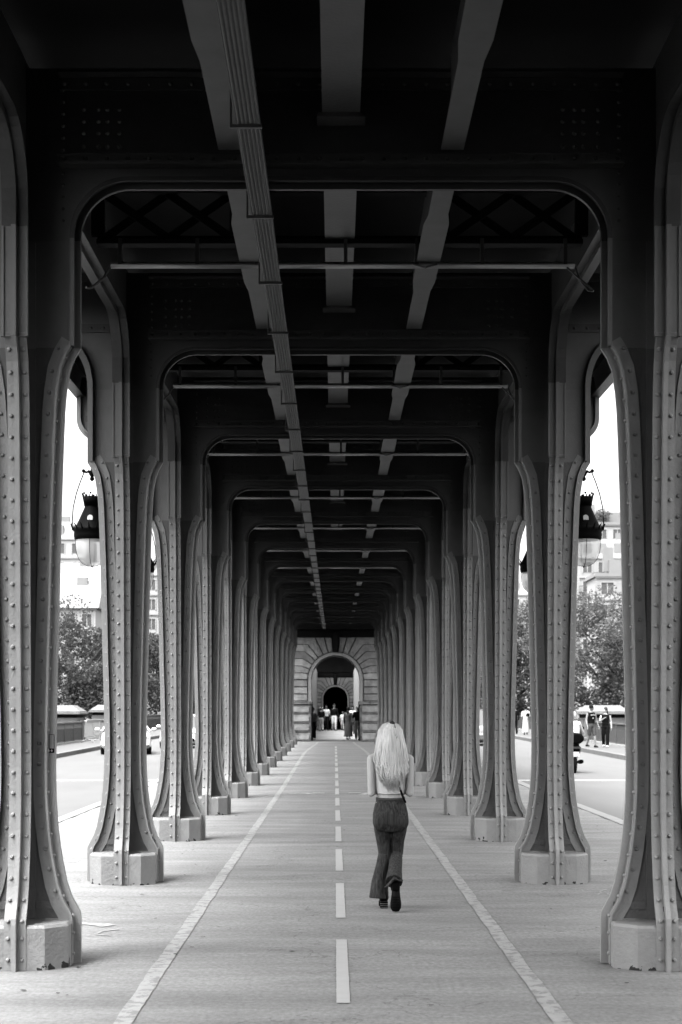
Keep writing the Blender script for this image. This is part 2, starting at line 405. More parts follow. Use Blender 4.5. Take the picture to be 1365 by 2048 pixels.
# painted markings: thin sheets 4 mm above the asphalt
def ribbon(path, w, name, m, label=None, dz=.005, seed=1, rough_edge=.004):
    rnd = random.Random(seed); bm = B(); pr = []
    for i, (x, y) in enumerate(path):
        a = path[max(i - 1, 0)]; b = path[min(i + 1, len(path) - 1)]
        dx, dy = b[0] - a[0], b[1] - a[1]; l = math.hypot(dx, dy); nx, ny = dy / l, -dx / l
        L_ = []
        for s in (-1, -.33, .33, 1):
            e = rnd.uniform(-rough_edge, rough_edge) if abs(s) == 1 else 0
            px, pyy = x + nx * (s * w / 2 + e), y + ny * (s * w / 2 + e)
            L_.append(bm.verts.new((px, pyy, walkz(px, pyy) + dz)))
        pr.append(L_)
    for a, b in zip(pr[:-1], pr[1:]):
        for k in range(3): bm.faces.new((a[k], a[k + 1], b[k + 1], b[k]))
    return struct(name, bm, m, True)
for s in (-1, 1):
    p = []
    y = 5.0
    while y <= 76:
        x = 1.20 if y < 58 else 1.20 - .32 * min(1, ((y - 58) / 14)) ** 1.3
        p.append((s * x, y)); y += .1 if y < 40 else 1.0
    ribbon(p, .105, 'painted_line', 'line', seed=3 + s)
k = -1
while True:
    y0 = 8.94 + 3.72 * k; k += 1
    if y0 > 66: break
    ribbon([(0.008, y0 + 2.52 * i / 25) for i in range(26)], .08, 'painted_line', 'line_new', seed=k, rough_edge=.0015)
for s in (-1, 1):                          # faded direction marks
    for pts in ([(s * .98 - .02, 31.8), (s * .72, 31.8), (s * .55, 31.7)], [(s * .68, 32.0), (s * .58, 31.7), (s * .50, 31.4)], [(s * .50, 32.0), (s * .36, 32.0), (s * .25, 32.0)]):
        ribbon(pts, .17, 'painted_mark', 'line_new', dz=.006)
ribbon([(-4.1, 17.45), (-3.5, 17.45), (-2.95, 17.45)], .26, 'painted_mark', 'line')
ribbon([(-2.2, 12.3), (-2.0, 12.28), (-1.9, 12.22), (-1.82, 12.14)], .15, 'painted_mark', 'line', rough_edge=.02)
ribbon([(-1.72, 11.98), (-1.84, 11.88), (-1.87, 11.72), (-1.74, 11.66)], .03, 'painted_mark', 'line')
# chalk scrawl beside the second right-hand column
def scrawl(pts, w=.012, name='chalk_scrawl'):
    pts = [Vector((a, b, 0)) for a, b in pts]; out = []
    for i in range(len(pts) - 1):
        p0 = pts[max(i - 1, 0)]; p1 = pts[i]; p2 = pts[i + 1]; p3 = pts[min(i + 2, len(pts) - 1)]
        for k in range(6):
            t = k / 6; q = .5 * ((2 * p1) + (p2 - p0) * t + (2 * p0 - 5 * p1 + 4 * p2 - p3) * t * t + (3 * p1 - p0 - 3 * p2 + p3) * t ** 3); out.append((q.x, q.y))
    return ribbon(out, w, name, 'chalk', dz=.004)
scrawl([(1.9, 14.75), (1.78, 14.6), (1.98, 14.45), (2.3, 14.5), (2.2, 14.7), (2.0, 14.62), (2.35, 14.42), (2.55, 14.62), (2.45, 14.4), (2.68, 14.36), (2.6, 14.15), (2.5, 14.3), (2.75, 14.5), (2.62, 14.62)])
scrawl([(2.55, 14.1), (2.4, 14.25), (2.6, 14.5), (2.95, 14.35), (2.85, 14.15), (2.65, 14.1), (2.55, 14.3)])
for s in (-1, 1):                          # stop lines on the roads
    bm = B(); x0, x1 = sorted((s * 4.6, s * 10.0))
    v = [bm.verts.new((x, y, gz(y) - .116)) for x, y in ((x0, 39.8), (x1, 39.8), (x1, 40.2), (x0, 40.2))]; bm.faces.new(v)
    struct('painted_line', bm, 'line_new')

# ------------------------------------------------------------------ riveted columns
PROF = [(.382, 0), (.382, .30), (.377, .345), (.356, .386), (.32, .45), (.286, .55), (.264, .66), (.243, .78), (.227, .915), (.213, 1.11), (.209, 1.325), (.214, 1.655), (.222, 1.99), (.231, 2.32), (.240, 2.75), (.252, 3.19), (.263, 3.52), (.272, 3.73), (.283, 3.86), (.305, 4.0), (.340, 4.09), (.380, 4.155)]
TOPC = 4.88
def wingT(k):
    a = k * PI / 2; c, s = math.cos(a), math.sin(a)
    return lambda p: Vector((p[0] * c - p[1] * s, p[0] * s + p[1] * c, p[2]))
def upper_mat(bm):
    for f in bm.faces:
        if f.calc_center_median().z > 4.2: f.material_index = 1
def make_column():
    root = thing('steel_column', 'x', 'column', group='riveted steel columns along both sides of the walkway')
    inner = [(p[0] - .05, p[1]) for p in PROF]
    bm = B()
    for k in range(4):
        T = wingT(k)
        rings = []
        pts = [(p[0] - .052, p[1]) for p in PROF if p[1] >= .28] + [(.33, 4.16), (.33, TOPC)]
        for u, z in pts:
            rings.append([bm.verts.new(T(Vector((uu, v, z)))) for uu, v in ((0.009, -.009), (u, -.009), (u, .009), (0.009, .009))])
        for i in range(len(rings) - 1):
            for j in range(4): bm.faces.new((rings[i][j], rings[i][(j + 1) % 4], rings[i + 1][(j + 1) % 4], rings[i + 1][j]))
        bm.faces.new(rings[0][::-1]); bm.faces.new(rings[-1])
        for s in (-1, 1):            # corner angle up the heart of the cross, foot angle above the base
            v0, v1 = sorted((s * .0095, s * .021))
            q = [(.05, .29), (.05, TOPC)]
            plate(bm, [(.075, .30), (.075, 4.15), (.075, 4.87)], -.055, .0, v0, v1, T)
            plate(bm, [(.30, .365), (.08, .365)], -.0, .05, v0, v1, T)
    upper_mat(bm); link_mesh('web', bm, ['steel_web', 'upper_shaded'], root)
    for k in range(4):
        T = wingT(k); bm = B()
        plate(bm, PROF, -.052, 0, -.015, .015, T)                          # rib
        plate(bm, PROF, -.064, -.050, -.072, -.016, T); plate(bm, PROF, -.064, -.050, .016, .072, T)
        lowp = [p for p in PROF if p[1] >= .3]
        for s in (-1, 1):
            v0, v1 = sorted((s * .0095, s * .022))
            plate(bm, lowp, -.150, -.0645, v0, v1, T)
            for u, z, nx, nz in resample(PROF, .139):
                rivet(bm, (u - nx * .05, s * .046, z - nz * .05), (nx, 0, nz), .0158, T)
                if z > .42: rivet(bm, (u - nx * .11, s * .022, z - nz * .11 + .05), (0, s, 0), .0158, T)
        up = [(.38, 4.157), (.38, TOPC)]
        plate(bm, up, -.045, 0.0, -.016, .016, T)
        plate(bm, up, -.062, -.044, -.086, -.017, T); plate(bm, up, -.062, -.044, .017, .086, T)
        for s in (-1, 1):
            v0, v1 = sorted((s * .070, s * .086)); plate(bm, up, -.0435, -.034, v0, v1, T)   # raised edge bead
        upper_mat(bm); link_mesh('flange', bm, ['steel', 'upper_shaded'], root)
    bm = B()                                                             # octagonal foot casing
    A, C_ = .327, .195
    oc = [(A, -C_), (A, C_), (C_, A), (-C_, A), (-A, C_), (-A, -C_), (-C_, -A), (C_, -A)]
    lo = [bm.verts.new((x, y, -.3)) for x, y in oc]; mi_ = [bm.verts.new((x, y, .275)) for x, y in oc]; hi = [bm.verts.new((x * .96, y * .96, .293)) for x, y in oc]
    for i in range(8):
        bm.faces.new((lo[i], lo[(i + 1) % 8], mi_[(i + 1) % 8], mi_[i])); bm.faces.new((mi_[i], mi_[(i + 1) % 8], hi[(i + 1) % 8], hi[i]))
    bm.faces.new(hi); bm.faces.new(lo[::-1])
    link_mesh('base', bm, 'base', root)
    return root
ORD = ['first', 'second', 'third', 'fourth', 'fifth', 'sixth', 'seventh', 'eighth', 'ninth', 'tenth', 'eleventh', 'twelfth', 'thirteenth']
proto = make_column()
first = True
for s, side in ((-1, 'left'), (1, 'right')):
    for n in range(1, NP + 1):
        y = py(n); z = gz(y); sc = (TOPC + st(y) - z) / TOPC
        extra = {1: 'nearest and largest, cut by the frame edge, ', NP: 'farthest, smallest before the stone arch, '}.get(n, '')
        lab = f'riveted grey steel column, {extra}{ORD[n-1]} from the camera in the {side} row'
        if first: o = proto; first = False
        else: o = copy_thing(proto)
        o['label'] = lab; o.location = (s * CX, y, z); o.scale = (1, 1, sc)

# ------------------------------------------------------------------ cross beams: plate beam with the rounded portal and the two outer brackets
def arc(cx, cz, rx, rz, a0, a1, n=12): return [(cx + rx * math.cos(R(a0 + (a1 - a0) * i / n)), cz + rz * math.sin(R(a0 + (a1 - a0) * i / n))) for i in range(n + 1)]
def header():
    root = thing('cross_beam', 'x', 'beam', group='riveted cross beams above the walkway')
    I = lambda p: p
    inner_half = [(1.76, TOPC)] + arc(1.42, 4.90, .34, .33, 0, 90)           # up and inwards
    top = 6.05
    outer = arc(2.76, 4.88, .24, .44, 180, 55, 12) + [(2.955, 5.225)] + arc(3.17, 5.50, .30, .30, 222, 360, 14) + [(3.47, 5.86)]
    bm = B()
    def web_cols(pathx, o=0):
        return [(u, z + o, top) for u, z in pathx]
    cols = [(0, 5.23 + .05, top)] + [(u + .05, z + .05 * (1 if z > 5 else 0), top) for u, z in reversed(inner_half[1:])] + [(1.811, 4.88, top), (2.14, 4.88, top)]
    cols = sorted(set(cols))
    oc = [(2.14, 4.88, top), (2.47, 4.88, top)] + [(u, z + .05, top if u < 3.43 else 5.86) for u, z in sorted([p for p in outer if p[0] <= 3.42 and p[1] < 5.6])] + [(3.43, 5.5, 5.86)]
    for sg in (-1, 1):
        T = lambda p, sg=sg: Vector((p[0] * sg, p[1], p[2]))
        strip(bm, cols, -.010, .010, T)
        strip(bm, [c for i, c in enumerate(oc) if i == 0 or c[0] > oc[i - 1][0] + 1e-4], -.010, .010, T)
    link_mesh('web', bm, 'beam_paint', root)
    bm = B()
    full = [(-u, z) for u, z in inner_half] + [(0, 5.23)] + list(reversed(inner_half))
    # portal flange: rib towards the opening, flange plates set back
    for a, b, c, d in ((0, .05, -.016, .016), (.044, .064, -.086, -.017), (.044, .064, .017, .086)):
        plate(bm, full, -b, -a, c, d, I)
    for s in (-1, 1):
        c, d = sorted((s * .070, s * .086)); plate(bm, full, -.0435, -.034, c, d, I)
    link_mesh('arch_flange', bm, 'flange_shaded', root)
    for sg in (-1, 1):
        T = lambda p, sg=sg: Vector((p[0] * sg, p[1], p[2])); bm = B()
        for a, b, c, d in ((0, .05, -.016, .016), (.044, .064, -.086, -.017), (.044, .064, .017, .086)):
            plate(bm, outer, -b, -a, c, d, T)
        # scrolled ornament on the bracket
        tube(bm, [(2.95, -.07, 5.62), (3.03, -.07, 5.66), (3.1, -.07, 5.6), (3.12, -.07, 5.52), (3.2, -.07, 5.48), (3.3, -.07, 5.5)], .03, 6)
        link_mesh('bracket', bm, 'upper_shaded', root)
    bm = B()
    for s in (-1, 1):
        for z0, z1 in ((5.395, 5.475), (5.90, 5.98)):
            y0, y1 = sorted((s * .0105, s * .024))
            box(bm, -1.9, 1.9, y0, y1, z0, z1)
            for sg in (-1, 1):
                a, b = sorted((sg * 2.30, sg * 3.35)); box(bm, a, b, y0, y1, z0 + .06, z1 + .06)
                for i in range(8): rivet(bm, (sg * (2.36 + i * .125), s * .024, (z0 + z1) / 2 + .06), (0, s, 0), .017)
            for i in range(27): rivet(bm, (-1.87 + i * .1438, s * .024, (z0 + z1) / 2), (0, s, 0), .016)
        y0, y1 = sorted((s * .011, s * .11)); box(bm, -1.9, 1.9, y0, y1, 5.372, 5.392); box(bm, -1.9, 1.9, y0, y1, 5.985, 6.0)
        for sg in (-1, 1):
            for a in (1.50, 1.58, 1.64, 1.74):
                for b in (5.52, 5.61, 5.69, 5.77): rivet(bm, (sg * a, s * .011, b), (0, s, 0), .014)
            for i in range(12): rivet(bm, (sg * 1.88, s * .011, 5.02 + i * .08), (0, s, 0), .012)
    link_mesh('floor_angle', bm, 'steel_dark', root)
    return root
BACK = (0, -1, -2, -3, -4)
for n in BACK:
    for s in (-1, 1):
        o = copy_thing(proto); o.location = (s * CX, py(n), 0); o.scale = (1, 1, (TOPC + st(py(n))) / TOPC)
        o['label'] = 'riveted grey steel column outside the photo, behind the camera position'
hp = header()
for n in range(1, NP + 1):
    o = hp if n == 1 else copy_thing(hp)
    y = py(n); o.location = (0, y, st(y))
    ex = {1: 'nearest, largest ', NP: 'farthest, smallest '}.get(n, '')
    o['label'] = f'{ex}dark cross beam with rounded portal corners over the {ORD[n-1]} pair of columns'

for n in BACK:
    o = copy_thing(hp); o.location = (0, py(n), st(py(n))); o['label'] = 'dark cross beam outside the photo, behind the camera position'
# ------------------------------------------------------------------ lengthwise girders above each row
YA, YB = -24, 75.6
for s, side in ((-1, 'left'), (1, 'right')):
    root = thing('arcade_girder', f'long dark steel girder with rounded knees running above the {side} row of columns', 'girder', (s * CX, 0, 0), group='lengthwise girders')
    bw_, bf = B(), B()
    T = lambda p: Vector((p[1], p[0], p[2] + st(p[0])))
    for n in range(-7, NP + 1):
        ya, yb = py(n) + .38, py(n + 1) - .38
        if n == NP: yb = YB
        h = [(ya, TOPC), (ya, 5.05)] + [(ya + .42 - .42 * math.cos(R(a)), 5.05 + .42 * math.sin(R(a))) for a in range(10, 91, 10)]
        if n < NP: h2 = [(ya + yb - u, z) for u, z in reversed(h)]
        else: h2 = [(yb, 5.47)]
        path = h + h2
        cols = [(py(n), TOPC, 6.1), (ya - .05, TOPC, 6.1)] + [(u - .0, z + .05, 6.1) for u, z in path[1:-1] if True]
        cl = []
        for c in cols:
            if not cl or c[0] > cl[-1][0] + 1e-4: cl.append(c)
        cl.append((yb + .05 if n < NP else yb, TOPC if n < NP else 5.52, 6.1))
        if n < NP: cl.append((py(n + 1) - .012, TOPC, 6.1))
        cl[0] = (py(n) + .012, TOPC, 6.1)
        strip(bw_, cl, -.009, .009, T)
        for a, b, c, d in ((0, .05, -.016, .016), (.044, .064, -.086, -.017), (.044, .064, .017, .086)):
            plate(bf, path, -b, -a, c, d, T)
        for i in range(30):
            yy = ya + .6 + i * .13
            if yy < yb - .5:
                for q in (-1, 1): rivet(bw_, (yy, q * .009, 5.62), (0, q, 0), .014, T)
    link_mesh('web', bw_, 'beam_paint', root); link_mesh('flange', bf, 'flange_shaded', root)

# ------------------------------------------------------------------ deck overhead
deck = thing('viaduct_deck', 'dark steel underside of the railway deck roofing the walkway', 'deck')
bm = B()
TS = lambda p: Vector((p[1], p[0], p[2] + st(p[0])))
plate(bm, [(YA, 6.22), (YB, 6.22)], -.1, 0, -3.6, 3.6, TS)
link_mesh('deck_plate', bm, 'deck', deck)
for s in (-1, 1):
    bm = B()
    a, b = sorted((s * 3.475, s * 3.50)); plate(bm, [(YA, 5.80), (YB, 5.80)], -.52, 0, a, b, TS)
    a, b = sorted((s * 3.36, s * 3.474)); plate(bm, [(YA, 5.79), (YB, 5.79)], -.02, 0, a, b, TS)
    a, b = sorted((s * 3.502, s * 3.62)); plate(bm, [(YA, 6.12), (YB, 6.12)], -.10, 0, a, b, TS)
    link_mesh('edge_beam', bm, 'steel', deck)
for s in (-1, 0, 1):                      # stringers, broken at each cross beam
    x = s * .745; zb = 5.46 if s else 5.66; wd = .075 if s else .125; wm = .098 if s else .125
    bm = B()
    for n in range(-6, NP + 1):
        ya, yb = py(n) + .12, py(n + 1) - .12
        if n == NP: yb = YB
        L_ = yb - ya
        prof = [(ya, wd), (ya + L_ * .24, wd), (ya + L_ * .29, wm), (ya + L_ * .64, wm), (ya + L_ * .70, wd), (yb, wd)]
        rings = [[bm.verts.new((x + sx * ww, yy, zz + st(yy))) for sx, zz in ((-1, zb), (1, zb), (1, zb + .02), (-1, zb + .02))] for yy, ww in prof]
        for i in range(len(rings) - 1):
            for k in range(4): bm.faces.new((rings[i][k], rings[i][(k + 1) % 4], rings[i + 1][(k + 1) % 4], rings[i + 1][k]))
        bm.faces.new(rings[0]); bm.faces.new(rings[-1])
        plate(bm, [(ya, 6.1), (yb, 6.1)], 0, 6.1 - zb - .02, x - .01, x + .01, TS)
        if s:
            for yy in (ya + .2, ya + L_ * .3, ya + L_ * .66):
                pass
        else:
            for sx in (-.1, 0, .1): rivet(bm, (yb - .06, x + sx, zb), (0, 0, -1), .018, TS)
            plate(bm, [(yb - .14, zb - .002), (yb + .02, zb - .002)], 0, .028, x - .16, x + .16, TS)
    link_mesh('stringer', bm, 'stringer' if s else 'steel_dark', deck)
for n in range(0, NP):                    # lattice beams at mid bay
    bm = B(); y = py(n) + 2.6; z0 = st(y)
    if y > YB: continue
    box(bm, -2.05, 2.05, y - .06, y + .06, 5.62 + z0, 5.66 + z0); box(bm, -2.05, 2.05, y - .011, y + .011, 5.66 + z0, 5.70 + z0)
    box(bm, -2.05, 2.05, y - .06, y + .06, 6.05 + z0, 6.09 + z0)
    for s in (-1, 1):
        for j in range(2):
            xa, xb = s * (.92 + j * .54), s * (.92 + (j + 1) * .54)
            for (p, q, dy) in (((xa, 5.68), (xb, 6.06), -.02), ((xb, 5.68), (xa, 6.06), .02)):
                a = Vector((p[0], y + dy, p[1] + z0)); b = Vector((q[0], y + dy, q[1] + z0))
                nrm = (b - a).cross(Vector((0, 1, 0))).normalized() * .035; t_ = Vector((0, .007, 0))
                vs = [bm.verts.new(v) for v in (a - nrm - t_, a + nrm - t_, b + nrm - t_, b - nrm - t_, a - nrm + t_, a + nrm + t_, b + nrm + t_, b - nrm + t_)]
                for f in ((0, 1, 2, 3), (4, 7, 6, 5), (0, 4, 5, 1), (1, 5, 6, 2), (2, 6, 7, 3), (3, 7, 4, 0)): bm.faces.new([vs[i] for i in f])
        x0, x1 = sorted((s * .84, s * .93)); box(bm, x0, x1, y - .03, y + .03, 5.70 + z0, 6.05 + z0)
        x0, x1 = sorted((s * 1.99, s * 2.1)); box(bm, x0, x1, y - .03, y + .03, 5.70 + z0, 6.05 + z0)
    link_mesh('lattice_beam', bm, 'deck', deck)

# light bars across each bay
for n in range(0, 8):
    y = py(n) + 2.55; z = 5.44 + st(y)
    t = thing('light_bar', 'x', 'light fitting', (0, y, z), group='unlit pale light bars across the bays')
    nm = ORD[n]
    t['label'] = f'thin pale unlit light bar across the ceiling, {nm} from the camera' + (', at the top edge' if n == 0 else '')
    bm = B(); tube(bm, [(-1.93, 0, 0), (-.66, 0, 0)], .029, 8); tube(bm, [(-.60, 0, 0), (1.98, 0, 0)], .029, 8)
    link_mesh('casing', bm, 'bar', t, True)
    bm = B()
    for x in (-1.85, -1.2, -.7, .05, .65, 1.2, 1.9): box(bm, x - .015, x + .015, -.03, .03, .0, .22)
    link_mesh('clip', bm, 'steel_dark', t)
    bm = B()
    tube(bm, [(-.66, 0, .01), (-.62, -.1, -.05), (-.52, -.3, -.08)], .009, 5); tube(bm, [(-.6, .0, .01), (-.56, -.05, .06), (-.54, -.2, .1)], .009, 5)
    tube(bm, [(.62, -.03, .0), (.72, -.05, -.035), (.82, -.03, .0)], .008, 5)
    tube(bm, [(-1.93, 0, 0), (-1.98, -.05, -.12), (-2.08, -.1, -.22), (-2.12, -.12, -.22)], .012, 5)
    tube(bm, [(1.98, 0, 0), (2.02, -.05, -.14), (2.08, -.1, -.24), (2.12, -.12, -.25)], .009, 5)
    tube(bm, [(1.9, 0, 0), (1.98, -.05, -.1), (2.08, -.1, -.2), (2.12, -.12, -.25)], .009, 5)
    link_mesh('cable', bm, 'cable', t)

# cable tray
t = thing('cable_tray', 'long perforated cable tray with parallel conduits hanging left of the ceiling centre', 'cable tray', (0, 0, 0))
bm = B(); xt = -.545; zt_ = 5.10
ya, yb = -8, 73.5
for i in range(5):
    x = xt - .048 + i * .024
    tube(bm, [(x, ya, zt_ + st(ya)), (x, yb, zt_ + st(yb))], .0095, 8)
link_mesh('conduit', bm, 'tray', t, True)
bm = B()
for x0, x1 in ((xt - .068, xt - .062), (xt + .062, xt + .068)): plate(bm, [(ya, zt_ + .06), (yb, zt_ + .06)], 0, .06, x0, x1, TS)
plate(bm, [(ya, zt_ + .03), (yb, zt_ + .03)], 0, .005, xt - .062, xt + .062, TS)
link_mesh('trough', bm, 'tray', t)
y = 5.5; i = 0
while y < 72:
    z = zt_ + st(y); bm = B()
    box(bm, xt - .10, xt + .085, y - .012, y + .012, z - .032, z - .012)
    tube(bm, [(xt - .095, y, z - .02), (xt - .095, y, 6.15 + st(y))], .007, 6)
    link_mesh('hanger', bm, 'cable', t); y += 1.667

# ------------------------------------------------------------------ street lamps hung from the brackets
def lamp():
    t = thing('street_lamp', 'x', 'street lamp', group='hanging lanterns outside the columns')
    bm = B()     # z=0 at rim bottom
    lathe(bm, [(.0, .50), (.085, .50), (.092, .46), (.105, .44), (.125, .56), (.115, .56), (.095, .45), (.1, .42), (.135, .34), (.175, .25), (.215, .165), (.225, .15), (.245, .14), (.248, .11), (.235, .095), (.24, .05), (.232, .0), (.22, -.01), (.0, -.012)], 28)
    link_mesh('shade', bm, 'iron', t, True)
    bm = B()
    for k in range(8):
        a = 2 * PI * k / 8; c, s = math.cos(a), math.sin(a)
        for da in (-.16, .16):
            tube(bm, [(.11 * math.cos(a + da), .11 * math.sin(a + da), .53), (.125 * math.cos(a + da), .125 * math.sin(a + da), .585)], [.012, .006], 5)
        ball(bm, (.128 * c, .128 * s, .60), .015, seg=6)
    for k in range(16):
        a = 2 * PI * k / 16
        tube(bm, [(.238 * math.cos(a), .238 * math.sin(a), .12), (.265 * math.cos(a), .265 * math.sin(a), .165), (.285 * math.cos(a), .285 * math.sin(a), .20)], [.014, .01, .003], 5)
    link_mesh('crown', bm, 'iron', t)
    bm = B()
    for a in (-PI / 2,):    # small louvre window on the cone
        mx = Matrix.Rotation(a + PI / 2, 4, 'Z') @ Matrix.Translation((0, -.16, .27)) @ Matrix.Rotation(R(-24), 4, 'X')
        vs = [(-.035, -.012, -.04), (.035, -.012, -.04)] + [(.035 * math.cos(q), -.012, .035 * math.sin(q) + .0) for q in [PI * i / 8 for i in range(9)]]
        f = [bm.verts.new(mx @ Vector(v)) for v in vs]; b_ = [bm.verts.new(mx @ (Vector(v) + Vector((0, .03, 0)))) for v in vs]
        bm.faces.new(f); bm.faces.new(b_[::-1])
        for i in range(len(f)): bm.faces.new((f[i], f[(i + 1) % len(f)], b_[(i + 1) % len(f)], b_[i]))
    link_mesh('louvre', bm, 'rail_light', t)
    bm = B()
    lathe(bm, [(.214, -.002), (.216, -.06), (.210, -.13), (.195, -.20), (.165, -.27), (.12, -.32), (.06, -.348), (.0, -.355)], 28)
    link_mesh('globe', bm, 'globe', t, True)
    bm = B()
    for k in range(4):
        a = PI * k / 2
        tube(bm, [((r + .006) * math.cos(a), (r + .006) * math.sin(a), z) for r, z in [(.214, -.002), (.216, -.06), (.210, -.13), (.195, -.20), (.165, -.27), (.12, -.32), (.06, -.348), (.0, -.358)]], .0035, 5)
    ball(bm, (0, 0, -.362), .012, seg=6)
    link_mesh('guard_wire', bm, 'iron', t)
    bm = B()
    for s in (-1, 1):              # bail from the hook down to the rim
        tube(bm, [(s * .10, 0, .90), (s * .16, 0, .75), (s * .21, 0, .6), (s * .25, 0, .42), (s * .262, 0, .25), (s * .262, 0, .12)], .0075, 6)
        tube(bm, [(0, 0, .87), (s * .05, 0, .90), (s * .075, 0, .885), (s * .11, 0, .905)], [.028, .02, .014, .018], 8)
        ball(bm, (s * .112, 0, .905), .026, (1, 1, 1), 6)
    tube(bm, [(0, 0, 1.35), (0, 0, .93), (0, 0, .86), (0, 0, .83), (0, 0, .805), (0, 0, .79), (0, 0, .765)], [.014, .016, .042, .02, .03, .03, .004], 8)
    link_mesh('hanger', bm, 'iron', t, True)
    return t
lp = lamp(); k = 0
for n, zz in ((3, 3.975), (4, 4.0)):
    for s, side in ((-1, 'left'), (1, 'right')):
        o = lp if k == 0 else copy_thing(lp); k += 1
        o.location = (s * 3.25, py(n) - .10, zz + (.0 if n == 3 else .0))
        o['label'] = (f'black hanging lantern with white glass globe, the larger nearer one on the {side}' if n == 3
                      else f'small partly hidden black hanging lantern farther back on the {side}, behind a column')

# sticker on the nearest left column
bm = B(); x0 = -1.956; y0 = py(1) - .0185
box(bm, x0 - .018, x0 + .018, y0, y0 + .002, 1.42, 1.45)
box(bm, x0 - .018, x0 - .015, y0, y0 + .002, 1.45, 1.545); box(bm, x0 + .015, x0 + .018, y0, y0 + .002, 1.45, 1.545); box(bm, x0 - .015, x0 + .015, y0, y0 + .002, 1.542, 1.545)
o = link_mesh('sticker', bm, 'iron'); tag(o, 'small black outlined sticker on the nearest left column', 'sticker')
bm = B(); box(bm, -.008, .008, -.001, 0, 0, .004); box(bm, -.002, .002, -.001, 0, -.006, .010); c = link_mesh('mark', bm, 'plate', o); c.location = (x0, y0 - .0005, 1.433)

# ------------------------------------------------------------------ stone gateway at the end of the steel
def prism(bm, poly, y0, y1, mi=0, bev=.02):
    f = [bm.verts.new((x, y0, z)) for x, z in poly]; g = [bm.verts.new((x, y1, z)) for x, z in poly]
    n = len(poly); fs = [bm.faces.new(f), bm.faces.new(g[::-1])]
    for i in range(n): fs.append(bm.faces.new((f[i], g[i], g[(i + 1) % n], f[(i + 1) % n])))
    for q in fs: q.material_index = mi
    if bev:
        es = list(fs[0].edges)
        bmesh.ops.bevel(bm, geom=es, offset=bev, segments=2, affect='EDGES')
def shrink(poly, d):
    P_ = [p for i, p in enumerate(poly) if math.hypot(p[0] - poly[i - 1][0], p[1] - poly[i - 1][1]) > 1e-4]
    n = len(P_); area = sum(P_[i - 1][0] * P_[i][1] - P_[i][0] * P_[i - 1][1] for i in range(n)); sg = 1 if area > 0 else -1; out = []
    for i in range(n):
        a, b, c = Vector(P_[i - 1]), Vector(P_[i]), Vector(P_[(i + 1) % n])
        e1, e2 = (b - a).normalized(), (c - b).normalized()
        n1, n2 = Vector((-e1.y, e1.x)) * sg, Vector((-e2.y, e2.x)) * sg
        m_ = n1 + n2; m_.normalize(); q = b + m_ * (d / max(.5, m_.dot(n1))); out.append((q.x, q.y))
    return out
